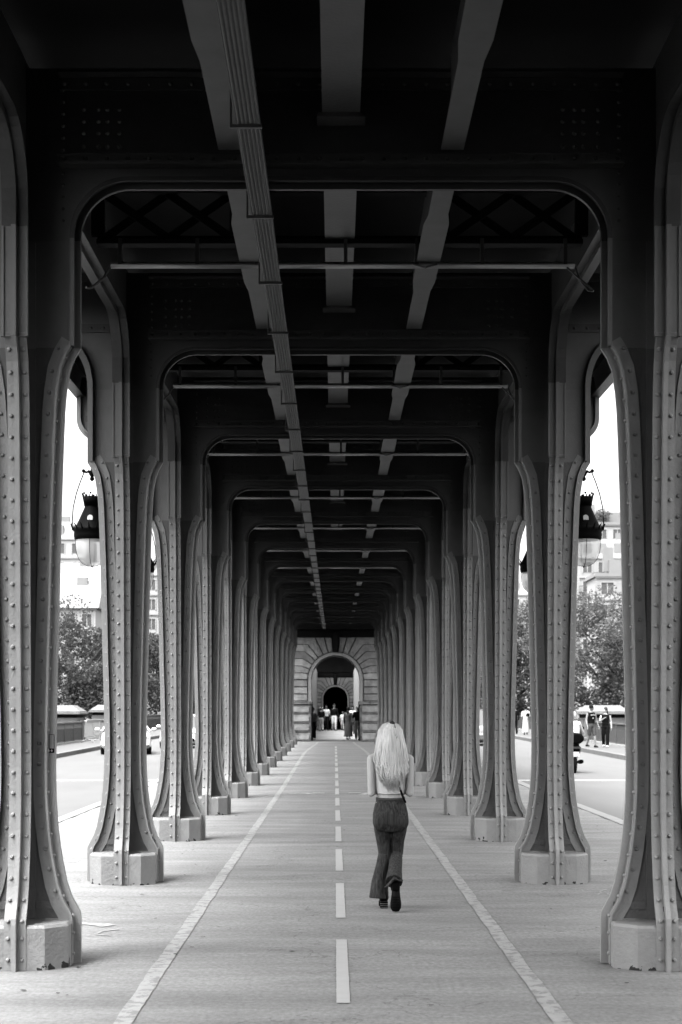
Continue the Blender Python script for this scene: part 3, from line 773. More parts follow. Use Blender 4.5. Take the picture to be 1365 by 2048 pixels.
def gateway(name, label, y, sc, zbase, wall_x, top, depth, closed=False):
    t = thing(name, label, 'gateway', (0, y, zbase)); k = sc
    r0, r1, zc = 1.21 * k, 1.36 * k, 3.06 * k
    bm = B(); T = lambda p: Vector((p[0], p[1], p[2]))
    cols = [(-wall_x, -.5, top), (-r0 - .001, -.5, top)] + [(-r0 * math.cos(R(a)), zc + r0 * math.sin(R(a)), top) for a in range(0, 181, 10)] + [(r0 + .001, -.5, top), (wall_x, -.5, top)]
    strip(bm, cols, .10, depth, T); link_mesh('wall', bm, 'stone_plain', t)
    bm = B(); cj = [(a_, max(b_, 1.9 * k) if abs(a_) > r0 else b_, c_) for a_, b_, c_ in cols]
    cj = [(u, (0 if abs(u) > r0 else zc + math.sqrt(max(0, (r1) ** 2 - u * u))), top - .01) for u, _, _ in cols]
    strip(bm, [(-wall_x, 0, top - .01), (-r1, 0, top - .01)], .085, .099, T); strip(bm, [(r1, 0, top - .01), (wall_x, 0, top - .01)], .085, .099, T)
    strip(bm, [(r1 * math.cos(R(a)), zc + r1 * math.sin(R(a)), top - .01) for a in range(180, -1, -10)], .085, .099, T)
    link_mesh('mortar', bm, 'joint', t)
    bm = B()          # archivolt
    path = [(-r0, 1.97 * k)] + [(-r0 * math.cos(R(a)), zc + r0 * math.sin(R(a))) for a in range(0, 181, 9)] + [(r0, 1.97 * k)]
    plate(bm, path, -.15 * k, -.0, -.02, .14, T); plate(bm, path, -.10 * k, .0, -.05, -.021, T)
    link_mesh('archivolt', bm, 'stone_plain', t)
    ch = .352 * k; zi = 2.0 * k; g = .022
    th = {4: 12, 5: 22, 6: 33, 7: 43, 8: 52}
    bm, bs = B(), B()
    def P(a, z=None, rr=None):
        r_ = rr if rr else (z - zc) / math.sin(R(a)); return (r_ * math.cos(R(a)), zc + r_ * math.sin(R(a)))
    for sg in (-1, 1):
        polys = []
        zk = lambda i: zi + ch * i
        for i in range(0, 3): polys.append([(r1 + .02, zk(i)), (wall_x, zk(i)), (wall_x, zk(i + 1)), (r1 + .02, zk(i + 1))])
        prev = ((r1, zk(3)), None)
        seq = [(3, None)] + [(i, th[i]) for i in (4, 5, 6, 7, 8)]
        def jt(i, a):
            if a is None: return [(r1 + .02, zk(3)), (wall_x, zk(3))]
            return [P(a, rr=r1 + .02), P(a, z=zk(i)), (wall_x, zk(i))]
        for (i, a), (j, b) in zip(seq[:-1], seq[1:]):
            A, Bq = jt(i, a), jt(j, b); polys.append(A + Bq[::-1])
        zt2 = zk(9)
        A = jt(8, 52); polys.append(A + [(wall_x, zt2), P(64, z=zt2), P(64, rr=r1 + .02)])
        polys.append([P(64, rr=r1 + .02), P(64, z=zt2), P(75, z=zt2), P(75, rr=r1 + .02)])
        polys.append([P(75, rr=r1 + .02), P(75, z=zt2), P(85, z=zt2), P(85, rr=r1 + .02)])
        for q in polys:
            if sg < 0: q = [(-x, z) for x, z in q][::-1]
            prism(bm, shrink(q, g), 0, .12)
        for i in range(4):                 # swollen blocks of the lower piers
            z0, z1 = .455 * k * i, .455 * k * (i + 1)
            x0, x1 = sorted((sg * (r0 + .02), sg * wall_x))
            prism(bm, [(x0, z0 + .02), (x1, z0 + .02), (x1, z1 - .02), (x0, z1 - .02)], -.10, .12, bev=.085 * k)
        x0, x1 = sorted((sg * (r0 - .06), sg * wall_x)); prism(bm, [(x0, 1.84 * k), (x1, 1.84 * k), (x1, 1.96 * k), (x0, 1.96 * k)], -.16, .13, bev=.03); prism(bm, [(x0 * 1.0, 1.962 * k), (x1, 1.962 * k), (x1, 1.995 * k), (x0, 1.995 * k)], -.19, .13, bev=.01)
    link_mesh('stonework', bm, 'stone', t)
    zt2 = zi + ch * 9
    prism(bs, [P(95, z=zt2 + .3), P(95, rr=r1 + .0), P(85, rr=r1 + .0), P(85, z=zt2 + .3)], -.16, .12, bev=.04)
    prism(bs, [(-wall_x, zt2 + .02), (wall_x, zt2 + .02), (wall_x, zt2 + .34), (-wall_x, zt2 + .34)], -.12, .12, bev=.03)
    if top > zt2 + .5: prism(bs, [(-wall_x, zt2 + .36), (wall_x, zt2 + .36), (wall_x, top), (-wall_x, top)], -.2, .12, bev=.03)
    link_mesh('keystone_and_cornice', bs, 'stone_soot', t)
    return t
gateway('stone_gateway', 'rusticated stone arch closing the far end of the steel columns', 76, 1, gz(76), 4.4, 7.4, 2.6)
gateway('stone_gateway', 'smaller far stone arch with a black opening, seen through the first arch', 112, .74, gz(112), 1.9, 6.2, 1.0)
t = thing('court_wall', 'pale rendered wall between the two stone arches, left side', 'wall', (-1.42, 0, 0), group='court walls'); bm = B(); box(bm, -.4, .12, 78.7, 111.8, .2, 4.6, bev=.02); link_mesh('wall', bm, 'plaster', t)
t = thing('court_wall', 'pale rendered wall between the two stone arches, right side', 'wall', (1.42, 0, 0), group='court walls'); bm = B(); box(bm, -.12, .4, 78.7, 111.8, .2, 4.6, bev=.02); link_mesh('wall', bm, 'plaster', t)
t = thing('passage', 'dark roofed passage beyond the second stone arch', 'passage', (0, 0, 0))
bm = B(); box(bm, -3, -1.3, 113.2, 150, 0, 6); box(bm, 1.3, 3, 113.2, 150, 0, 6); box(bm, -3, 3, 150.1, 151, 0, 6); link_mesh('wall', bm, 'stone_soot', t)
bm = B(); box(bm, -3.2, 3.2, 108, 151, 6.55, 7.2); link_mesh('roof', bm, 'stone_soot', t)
# iron gate leaves folded back in the first arch
for s, side in ((-1, 'left'), (1, 'right')):
    t = thing('gate_leaf', f'dark iron gate leaf folded back against the {side} pier of the arch', 'gate', (s * 1.16, 75.95, gz(76)), group='gate leaves')
    bm = B(); box(bm, -.03, .03, -.05, .05, .05, 2.0); box(bm, -.02, .02, .05, 1.0, .1, .18); box(bm, -.02, .02, .05, 1.0, 1.85, 1.93); box(bm, -.02, .02, 1.0, 1.06, .1, 1.95)
    link_mesh('gate_frame', bm, 'iron', t)
    bm = B()
    for i in range(8): box(bm, -.012, .012, .14 + i * .11, .165 + i * .11, .19, 1.84)
    link_mesh('bar', bm, 'iron', t)

# ------------------------------------------------------------------ railings, pylons, barrier
def pylon(x, y, label):
    z = gz(min(y, 100)); t = thing('stone_pylon', label, 'pylon', (x, y, z), group='stone pylons on the bridge sides')
    bm = B(); box(bm, -1.05, 1.05, -1.0, 1.0, 0, 1.18, bev=.04); box(bm, -1.12, 1.12, -1.08, 1.08, 0, .22, bev=.03); link_mesh('plinth', bm, 'pylon_stone', t)
    bm = B(); box(bm, -1.0, 1.0, -.95, .95, 1.18, 1.34, bev=.02); link_mesh('frieze', bm, 'stone_soot', t)
    bm = B(); z0 = 1.34
    for w_, h in ((1.22, .10), (1.16, .07)):
        box(bm, -w_, w_, -w_, w_, z0, z0 + h, bev=.02); z0 += h + .001
    for a, b, h in ((1.12, .92, .16), (.88, .74, .12)):
        lo = [bm.verts.new((x_ * a, y_ * a, z0)) for x_, y_ in ((-1, -1), (1, -1), (1, 1), (-1, 1))]; hi = [bm.verts.new((x_ * b, y_ * b, z0 + h)) for x_, y_ in ((-1, -1), (1, -1), (1, 1), (-1, 1))]
        for i in range(4): bm.faces.new((lo[i], lo[(i + 1) % 4], hi[(i + 1) % 4], hi[i]))
        bm.faces.new(hi); bm.faces.new(lo[::-1]); z0 += h + .001
    link_mesh('cap', bm, 'pylon_stone', t); return t
pylon(-13.65, 76, 'stone pylon with stepped cap on the left side of the bridge, the nearer one')
pylon(13.2, 76, 'stone pylon with stepped cap behind the strolling couple on the right')
pylon(-13.55, 93, 'more distant stone pylon with stepped cap on the left, beyond the light railing')
def railing(x, y0, y1, label, m, h=.98, step=.14, panel=True, post=2.4):
    t = thing('railing', label, 'railing', (x, y0, 0), group='bridge railings'); L_ = y1 - y0
    zf = lambda y: gz(y0 + y) + .04
    n = max(2, int(L_ / post)); bp, bb, br = B(), B(), B()
    for i in range(n + 1):
        y = L_ * i / n; box(bp, -.06, .06, y - .05, y + .05, zf(y), zf(y) + h + .03, bev=.01)
    for i in range(n):
        a, b = L_ * i / n + .06, L_ * (i + 1) / n - .06; z = zf((a + b) / 2)
        box(br, -.05, .05, a, b, z + h - .07, z + h, bev=.01); box(br, -.04, .04, a, b, z + .08, z + .13)
        k = int((b - a) / step)
        for j in range(k):
            y = a + (j + .5) * (b - a) / k; box(bb, -.015, .015, y - .018, y + .018, z + .13, z + h - .07)
        if panel: box(bb, -.006, .006, a, b, z + .14, z + h - .30)
    link_mesh('post', bp, m, t); link_mesh('rail', br, m, t); link_mesh('baluster', bb, m, t)
    bm = B()
    for i in range(n):
        a, b = L_ * i / n, L_ * (i + 1) / n; box(bm, -.16, .16, a + .004, b - .004, zf((a + b) / 2) - .3, zf((a + b) / 2) + .07)
    link_mesh('stone_footing', bm, 'stone_plain', t)
railing(-12.4, 10, 74.9, 'long dark panelled railing on the left side of the bridge, before the pylon', 'rail')
railing(12.4, 10, 74.9, 'long dark panelled railing behind the strolling couple', 'rail')
railing(-13.0, 77.2, 91.8, 'pale railing with upright bars between the two left pylons', 'rail_light', panel=False, h=.95)
railing(-13.6, 94.4, 140, 'far dark railing on the left beyond the second pylon', 'rail', h=1.05)
railing(13.3, 77.2, 140, 'far dark railing on the right beyond the pylon', 'rail')
t = thing('crowd_barrier', 'pale tubular crowd barrier standing by the left pylon', 'barrier', (-11.4, 72.2, gz(72) + .04), R(78))
bm = B(); tube(bm, [(-.9, 0, .12), (-.9, 0, 1.0), (-.82, 0, 1.08), (.82, 0, 1.08), (.9, 0, 1.0), (.9, 0, .12)], .024, 6); tube(bm, [(-.9, 0, .2), (.9, 0, .2)], .02, 6); link_mesh('barrier_frame', bm, 'rail_light', t)
bm = B()
for i in range(15): tube(bm, [(-.8 + i * .114, 0, .2), (-.8 + i * .114, 0, 1.07)], .009, 5)
link_mesh('bar', bm, 'rail_light', t)
for x in (-.7, .7):
    bm = B(); tube(bm, [(x, -.32, .02), (x, -.25, .1), (x, 0, .2), (x, .25, .1), (x, .32, .02)], .022, 6); link_mesh('foot', bm, 'rail_light', t)

# ------------------------------------------------------------------ trees
def tree(label, x, y, h, rx, zlow=1.2, m='leaf', n=9000, seed=1, ls=.30, z0=0.0):
    rnd = random.Random(seed); t = thing('plane_tree', label, 'tree', (x, y, z0), group='plane trees behind the bridge')
    bm = B(); tube(bm, [(0, 0, -.5), (.05, 0, h * .2), (-.1, .1, h * .4), (.1, 0, h * .62)], [.34, .28, .22, .12], 9)
    for i in range(9):
        a = rnd.uniform(0, 2 * PI); z = h * rnd.uniform(.22, .5); r = rx * rnd.uniform(.5, .8)
        tube(bm, [(0, 0, z), (math.cos(a) * r * .5, math.sin(a) * r * .5, z + h * .13), (math.cos(a) * r, math.sin(a) * r, z + h * .3)], [.13, .08, .03], 6)
    link_mesh('trunk', bm, 'bark', t, True)
    clumps = []
    for i in range(62):
        while True:
            p = Vector((rnd.uniform(-1, 1), rnd.uniform(-1, 1), rnd.uniform(-1, 1)))
            if .35 < p.length < 1: break
        clumps.append((Vector((p.x * rx * .86, p.y * rx * .86, (zlow + h) / 2 + p.z * (h - zlow) / 2 * .9)), rx * rnd.uniform(.16, .36)))
    vs, fs = [], []
    for i in range(n):
        c, r = clumps[rnd.randrange(len(clumps))]
        d = Vector((rnd.gauss(0, 1), rnd.gauss(0, 1), rnd.gauss(0, 1))).normalized() * (r * rnd.uniform(.45, 1.08) ** .6)
        p = c + Vector((d.x, d.y, d.z * .8))
        a = Vector((rnd.gauss(0, 1), rnd.gauss(0, 1), rnd.gauss(0, .6))).normalized(); b = a.cross(Vector((rnd.gauss(0, 1), rnd.gauss(0, 1), rnd.gauss(0, 1)))).normalized()
        l = ls * rnd.uniform(.5, 1.2); k = len(vs)
        vs += [p - a * l * .5, p + b * l * .32, p + a * l * .5, p - b * l * .32]; fs.append((k, k + 1, k + 2, k + 3))
    me = bpy.data.meshes.new('crown'); me.from_pydata([tuple(v) for v in vs], [], fs); me.materials.append(M[m])
    o = bpy.data.objects.new('crown', me); COL.objects.link(o); o.parent = t
TR = [
 ('big leafy tree left of the second left column, under the pale houses', -21.0, 122, 10.2, 5.4, 'leaf'),
 ('dark bushy tree between the second and third left columns', -13.8, 124, 8.4, 4.2, 'leaf'),
 ('leafy tree farthest left, hidden behind the nearest left column', -30.5, 126, 11.0, 5.6, 'leaf'),
 ('tall pale-topped leafy tree behind the walking couple on the right', 21.2, 116, 11.2, 5.2, 'leaf2'),
 ('leafy tree between the third and second right columns, behind the white-dressed pedestrians', 14.4, 120, 11.0, 4.6, 'leaf2'),
 ('leafy tree farthest right, hidden behind the nearest right column', 30.0, 122, 11.8, 5.6, 'leaf'),
 ('dark low tree at the foot of the right-hand trees, behind the pylon', 24.6, 108, 5.6, 4.4, 'leaf'),
]
for i, (lab, x, y, h, rx, m_) in enumerate(TR): tree(lab, x, y, h, rx, zlow=.3, m=m_, seed=20 + i, ls=.26, n=24000)
tree('dark tree seen in the narrow gap between the third and fourth left columns', -9.2, 128, 9.5, 3.4, zlow=.3, seed=41, ls=.28, n=11000)
tree('dark tree seen in the narrow gap between the third and fourth right columns', 9.8, 128, 9.5, 3.4, zlow=.3, seed=42, ls=.28, n=11000)

# ------------------------------------------------------------------ buildings on the hill
def building(label, x, y, w_, d_, z0, floors, fh, nwin, m='wall', roof='mansard', balc=(), seed=1, awn=()):
    rnd = random.Random(seed); H = floors * fh
    t = thing('apartment_building', label, 'building', (x, y, 0), group='pale apartment buildings on the hill')
    bm = B(); box(bm, -w_ / 2, w_ / 2, 0, d_, -2, z0 + H)
    link_mesh('wall', bm, m, t)
    bm = B()
    for f in range(floors + 1): box(bm, -w_ / 2 - .18, w_ / 2 + .18, -.2, -.003, z0 + f * fh - .22, z0 + f * fh)
    link_mesh('cornice', bm, 'shutter' if m == 'wall' else 'wall', t)
    bm = B()
    if roof == 'mansard':
        lo = [(-w_ / 2 - .1, -.1), (w_ / 2 + .1, -.1), (w_ / 2 + .1, d_), (-w_ / 2 - .1, d_)]; hi = [(-w_ / 2 + 1.1, 1.3), (w_ / 2 - 1.1, 1.3), (w_ / 2 - 1.1, d_ - 1), (-w_ / 2 + 1.1, d_ - 1)]
        a = [bm.verts.new((p[0], p[1], z0 + H + .01)) for p in lo]; b = [bm.verts.new((p[0], p[1], z0 + H + 3.0)) for p in hi]
        for i in range(4): bm.faces.new((a[i], a[(i + 1) % 4], b[(i + 1) % 4], b[i]))
        bm.faces.new(b); bm.faces.new(a[::-1])
        for i in range(nwin):
            xx = -w_ / 2 + (i + .5) * w_ / nwin; box(bm, xx - .6, xx + .6, .2, 1.6, z0 + H + .5, z0 + H + 2.3)
    elif roof == 'gable':
        a = [bm.verts.new(p) for p in ((-w_ / 2 - .5, -.5, z0 + H), (w_ / 2 + .5, -.5, z0 + H), (w_ / 2 + .5, d_, z0 + H), (-w_ / 2 - .5, d_, z0 + H), (-w_ / 2 - .5, d_ / 2, z0 + H + 4), (w_ / 2 + .5, d_ / 2, z0 + H + 4))]
        for f in ((0, 1, 5, 4), (2, 3, 4, 5), (0, 4, 3), (1, 2, 5), (0, 3, 2, 1)): bm.faces.new([a[i] for i in f])
    else:
        box(bm, -w_ / 2 - .3, w_ / 2 + .3, -.3, d_, z0 + H + .01, z0 + H + .5); box(bm, -w_ / 4, w_ / 5, 2, 6, z0 + H + .5, z0 + H + 2.6)
    for i in range(2): box(bm, -w_ / 3 + i * w_ * .5, -w_ / 3 + i * w_ * .5 + 1.4, d_ * .4, d_ * .4 + .8, z0 + H + 1, z0 + H + 4.4)
    link_mesh('roof', bm, 'roof', t)
    for f in range(floors):
        for i in range(nwin):
            xx = -w_ / 2 + (i + .5) * w_ / nwin; zz = z0 + f * fh + fh * .22; ww = min(.85, w_ / nwin * .28); hh = fh * .52
            bm = B(); box(bm, xx - ww, xx + ww, -.03, .05, zz, zz + hh, mi=1)
            box(bm, xx - ww - .12, xx - ww, -.14, 0, zz - .1, zz + hh + .1); box(bm, xx + ww, xx + ww + .12, -.14, 0, zz - .1, zz + hh + .1); box(bm, xx - .05, xx + .05, -.08, -.031, zz, zz + hh)
            box(bm, xx - ww, xx + ww, -.14, 0, zz + hh, zz + hh + .1)
            if rnd.random() < .3: box(bm, xx - ww - .9, xx - ww - .13, -.08, -.004, zz, zz + hh, mi=2)
            link_mesh('window', bm, ['wall', 'glass', 'shutter'], t)
            if (f, i) in balc or (f,) in balc:
                bm = B(); box(bm, xx - ww - .8, xx + ww + .8, -1.1, -.15, zz - .35, zz - .15)
                for q in range(14): xb = xx - ww - .75 + q * (2 * ww + 1.5) / 13; box(bm, xb - .03, xb + .03, -1.08, -1.02, zz - .15, zz + .75)
                box(bm, xx - ww - .8, xx + ww + .8, -1.1, -1.0, zz + .75, zz + .85); link_mesh('balcony', bm, 'rail', t)
            if (f, i) in awn:
                bm = B(); v = [bm.verts.new(p) for p in ((xx - ww - .5, -.16, zz + hh + .3), (xx + ww + .5, -.16, zz + hh + .3), (xx + ww + .5, -1.5, zz + hh - .5), (xx - ww - .5, -1.5, zz + hh - .5))]
                u = [bm.verts.new(q.co + Vector((0, 0, -.08))) for q in v]
                bm.faces.new(v); bm.faces.new(u[::-1])
                for q in range(4): bm.faces.new((v[q], u[q], u[(q + 1) % 4], v[(q + 1) % 4]))
                link_mesh('awning', bm, 'roof', t)
building('tall pale apartment block at the skyline on the left, beside the lantern', -50.0, 262, 15, 12, 12, 6, 3.2, 5, balc=((2,), (4,)), seed=3, awn=((3, 3), (3, 4)))
building('lower white house with sloping roof below the left skyline block', -41.5, 236, 10, 9, 9.0, 4, 3.0, 4, m='wall2', roof='gable', balc=((3,),), seed=4)
building('white terrace house just above the left trees', -36.5, 205, 9, 8, 3.5, 4, 3.0, 4, roof='gable', seed=5)
building('pale block in the gap between the second and third left columns', -31.0, 250, 9, 10, 8, 5, 3.2, 4, seed=6)
building('topmost pale house with roof garden on the right skyline', 51.5, 280, 14, 12, 14, 7, 3.1, 5, roof='flat', balc=((5,),), seed=7)
building('terraced white block in the middle of the right-hand hill', 44.5, 248, 10, 10, 8, 6, 3.1, 4, roof='mansard', m='wall2', balc=((4,), (2, 1)), seed=8)
building('white block with dark balcony and awning just above the right trees', 40.6, 212, 9, 8, 2, 6, 3.05, 3, roof='flat', balc=((4, 1), (4, 2), (2,)), awn=((4, 1),), seed=9)
building('pale block in the gap between the second and third right columns', 30.5, 250, 9, 10, 8, 4, 3.2, 4, roof='mansard', seed=10)
tree('small roof garden tree on the topmost right house', 49, 281, 3.0, 1.9, zlow=.6, n=900, m='leaf2', seed=60, ls=.3, z0=35.9)
bm = B()
for i in range(3):
    pass
bm.free()

# ------------------------------------------------------------------ people
def figure_mesh(name, parts, m, parent, vox=.012, smooth=1, sub=0):
    """parts = list of tubes (pts, radii) joined into one continuous skin by a voxel remesh"""
    bm = B()
    for p in parts:
        if p[0] == 'ball': ball(bm, p[1], p[2], p[3] if len(p) > 3 else (1, 1, 1), 14)
        else: tube(bm, p[0], p[1], 14, up=(p[2] if len(p) > 2 else None))
    o = link_mesh(name, bm, m, parent, True)
    r = o.modifiers.new('join', 'REMESH'); r.mode = 'VOXEL'; r.voxel_size = vox; r.use_smooth_shade = True
    if smooth:
        q = o.modifiers.new('smooth', 'SMOOTH'); q.iterations = smooth; q.factor = .5
    return o
F = (0, 1, 0)
def hand(parts, w, d, s, L=.17, curl=.5, k=1.0):
    """palm, four fingers and thumb from wrist w along direction d; s = side towards the thumb"""
    w = Vector(w); d = Vector(d).normalized(); s = Vector(s); s = (s - d * s.dot(d)).normalized(); nrm = d.cross(s).normalized()
    pl = w + d * (L * .5)
    parts.append(([w - d * .01, w + d * .03, pl], [(.022 * k, .03 * k), (.018 * k, .038 * k), (.014 * k, .038 * k)], tuple(s)))
    for i, (o, ln) in enumerate(((.028, .42), (.0095, .48), (-.0095, .45), (-.028, .36))):
        a = pl + s * (o * k); b = a + (d * .9 + nrm * curl * .4).normalized() * (L * ln * .5); c = b + (d * .5 + nrm * curl).normalized() * (L * ln * .5)
        parts.append(([a - d * .015, b, c], [.0095 * k, .0085 * k, .007 * k]))
    a = w + d * (L * .15) + s * (.02 * k); b = a + (d * .6 + s * .8).normalized() * (L * .2); c = b + (d + s * .15).normalized() * (L * .18)
    parts.append(([a, b, c], [.012 * k, .0105 * k, .008 * k]))
def head_parts(c, face, r=.1):
    """skull, jaw, nose, ears, neck start; c = head centre, face = facing direction"""
    c = Vector(c); f = Vector(face).normalized(); s = Vector((-f.y, f.x, 0))
    P_ = [('ball', c + Vector((0, 0, .02)), r, (.78, .92, 1.05) if abs(f.y) > abs(f.x) else (.92, .78, 1.05)),
          ([c + f * .02 + Vector((0, 0, .0)), c + f * .045 + Vector((0, 0, -.06)), c + f * .06 + Vector((0, 0, -.095))], [(.062, .07), (.05, .05), (.024, .026)]),
          ([c + f * .085 + Vector((0, 0, .015)), c + f * .108 + Vector((0, 0, -.02))], [.009, .014]),
          ('ball', c + s * .078 + Vector((0, 0, -.005)), .02, (.6, .8, 1.3)), ('ball', c - s * .078 + Vector((0, 0, -.005)), .02, (.6, .8, 1.3))]
    return P_
def face_bits(c, face, parent, dark='hair_dark'):
    c = Vector(c); f = Vector(face).normalized(); s = Vector((-f.y, f.x, 0)); 
    bm = B()
    for q in (-1, 1): ball(bm, c + f * .083 + s * (q * .03) + Vector((0, 0, .012)), .010, (1, 1, .6), 6)
    link_mesh('eye', bm, dark, parent)
    bm = B(); tube(bm, [c + f * .088 + s * -.022 + Vector((0, 0, -.052)), c + f * .095 + Vector((0, 0, -.054)), c + f * .088 + s * .022 + Vector((0, 0, -.052))], [.003, .005, .003], 5); link_mesh('mouth', bm, 'skin_mid', parent)

def person(label, x, y, z, rz, h, top, legs, hair, skin='skin', stride=.18, arms=((.05, .02), (.05, .02)), skirt=False, shorts=False, long_hair=False, face_dir=(0, 1, 0), sleeves=.45, vox=.014, hat=None, shoe='rubber', lean=0, hand_to=None, group=None):
    """a walking or standing figure facing local +Y; k scales 1.75 m proportions"""
    t = thing('person', label, 'person', (x, y, z), rz, group); k = h / 1.75; t.scale = (k, k, k)
    hip, kn, an = .92, .50, .09
    fl = stride; legsp = []
    feet = []
    for s, d in ((-1, 1), (1, -1)):
        fy = d * fl; ky = fy * .35 + .05; lift = .0 if d > 0 else .035
        hp_ = Vector((s * .09, 0, hip)); kp = Vector((s * .095, ky, kn)); ap = Vector((s * .09, fy - (.03 if d < 0 else 0), an + lift)); feet.append((ap, d))
        legsp.append((hp_, kp, ap))
    skinp = []; lp_ = []
    for hp_, kp, ap in legsp:
        pts = [hp_, hp_.lerp(kp, .5), kp, kp.lerp(ap, .35), ap]
        rl = [(.088, .09), (.08, .085), (.056, .06), (.055, .06), (.036, .04)]
        skinp.append((pts, [(a * .9, b * .9) for a, b in rl]))
        if not skirt:
            cl = pts[:3] if shorts else pts
            lp_.append((cl, [(a + .014, b + .014) for a, b in (rl[:3] if shorts else [(.095, .095), (.085, .09), (.066, .07), (.064, .066), (.058, .062)])]))
    lp_.append(([(0, 0, 1.06), (0, 0, .98), (0, 0, .88), (0, 0, .82)], [(.145, .10), (.168, .118), (.165, .12), (.10, .09)], F))
    if skirt: lp_ = [([(0, 0, 1.06), (0, 0, .95), (0, 0, .7), (0, .0, .35), (0, 0, .16)], [(.14, .10), (.17, .12), (.19, .17), (.22, .24), (.25, .27)], F)]
    tz = Vector((0, lean, 0))
    tors = [((0, 0, 1.0), (.15, .105)), ((0, 0, 1.12), (.14, .10)), ((0, .01, 1.28), (.165, .115)), ((0, .01, 1.40), (.175, .10)), ((0, 0, 1.46), (.12, .07)), ((0, 0, 1.50), (.06, .055))]
    sk = [([Vector(p) + tz * ((p[2] - .9) / .6) for p, r in tors], [r for p, r in tors], F), ([Vector((0, 0, 1.46)) + tz, Vector((0, .01, 1.60)) + tz], [.055, .052])]
    hc = Vector((0, .02, 1.645)) + tz
    sk += head_parts(hc, face_dir); sk += skinp
    topp = [([Vector(p) + tz * ((p[2] - .9) / .6) for p, r in tors[:-1]], [(r[0] + .018, r[1] + .018) for p, r in tors[:-1]], F)]
    for s, (fy, ox) in ((-1, arms[0]), (1, arms[1])):
        sh = Vector((s * .185, 0, 1.41)) + tz; el = Vector((s * (.225 + ox), fy * .4 - .03, 1.13)); wr = Vector((s * (.235 + ox * 1.4), fy + .02, .88))
        if hand_to and hand_to[0] == s: el, wr = Vector(hand_to[1]), Vector(hand_to[2])
        sk.append(([sh, sh.lerp(el, .5), el, el.lerp(wr, .4), wr], [.045, .042, .035, .034, .024]))
        hand(sk, wr, (wr - el), (0, 1, 0), curl=.6)
        if sleeves > 0:
            L_ = [sh, sh.lerp(el, .5), el, el.lerp(wr, .5), wr]; q = max(2, int(round(sleeves * 4)) + 1)
            topp.append(([Vector((s * .12, 0, 1.43)) + tz] + L_[:q], [.06, .062, .056, .048, .045, .038][:q + 1]))
    b = figure_mesh('body', sk, skin, t, vox, 1)
    figure_mesh('top', topp, top, t, vox, 2); figure_mesh('skirt' if skirt else 'trousers', lp_, legs, t, vox, 2)
    for ap, d in feet:
        figure_mesh('shoe', [([ap + Vector((0, -.06, -.045)), ap + Vector((0, .04, -.04)), ap + Vector((0, .15, -.055)), ap + Vector((0, .19, -.06))], [(.04, .045), (.043, .048), (.045, .032), (.03, .02)], (0, 0, 1))], shoe, t, .01, 1)
    fd = Vector(face_dir).normalized()
    hp2 = [('ball', hc - fd * .016 + Vector((0, 0, .048)), .108, (.86, .98, .98))]
    if long_hair: hp2.append(([hc - fd * .05, hc - fd * .085 + Vector((0, 0, -.12)), hc - fd * .10 + Vector((0, 0, -.30))], [(.08, .05), (.085, .04), (.05, .02)], tuple(fd)))
    if hat: figure_mesh('hat', [('ball', hc + Vector((0, 0, .06)), .108, (1, 1, .8)), ([hc + Vector((0, 0, .045)), hc + Vector((0, 0, .058))], [.135, .13])], hat, t, .012, 1)
    figure_mesh('hair', hp2, hair, t, .012, 2)
    face_bits(hc, face_dir, t)
    return t

Z = lambda y: gz(y)
def at(px, y): return (px - 670) * y / 3071 - .042
GP = 'people in and beyond the stone arch'
person('person in white shirt and dark trousers walking this way beside the dark-topped one', at(653, 108), 108, Z(108), R(180), 1.76, 'white_cloth', 'black_cloth', 'hair_dark', 'skin_mid', .12, group=GP)
person('person in black sweater and white trousers at the centre of the far arch', at(669, 106), 106, Z(106), R(180), 1.84, 'black_cloth', 'white_cloth', 'hair_dark', 'skin_mid', .08, sleeves=1, group=GP)
person('person in patterned top and black trousers leaning at the left pier of the arch', at(628, 80), 80, Z(80), R(150), 1.66, 'grey_cloth', 'black_cloth', 'hair_mid', 'skin_mid', .06, arms=((.1, .0), (.25, -.05)), sleeves=.25, shoe='white_cloth', lean=.08, group=GP)
person('person in long grey skirt and shawl near the right pier of the arch', at(697, 80), 80, Z(80), R(-20), 1.68, 'grey_cloth', 'grey_cloth', 'hair_mid', 'skin_mid', .05, skirt=True, sleeves=1, long_hair=True, group=GP)
person('person in black shirt and pale cap against the right pier of the arch', at(716, 79), 79, Z(79), R(170), 1.74, 'black_cloth', 'grey_cloth', 'hair_mid', 'skin_mid', .05, sleeves=.4, hat='white_cloth', group=GP)
person('small child in white clothes between the grown-ups beyond the arch', at(686, 109), 109, Z(109), R(180), 1.32, 'white_cloth', 'pale_cloth', 'hair_mid', 'skin_mid', .06, group=GP)
person('person in black top and pale trousers, far back on the left beyond the arch', at(643, 104), 104, Z(104), R(10), 1.62, 'black_cloth', 'pale_cloth', 'hair_mid', 'skin_mid', .10, hat='white_cloth', group=GP)
person('person in white top standing behind the grey-skirted figure in the arch', at(706, 95), 95, Z(95), R(170), 1.70, 'white_cloth', 'dark_cloth', 'hair_dark', 'skin_mid', .06, group=GP)
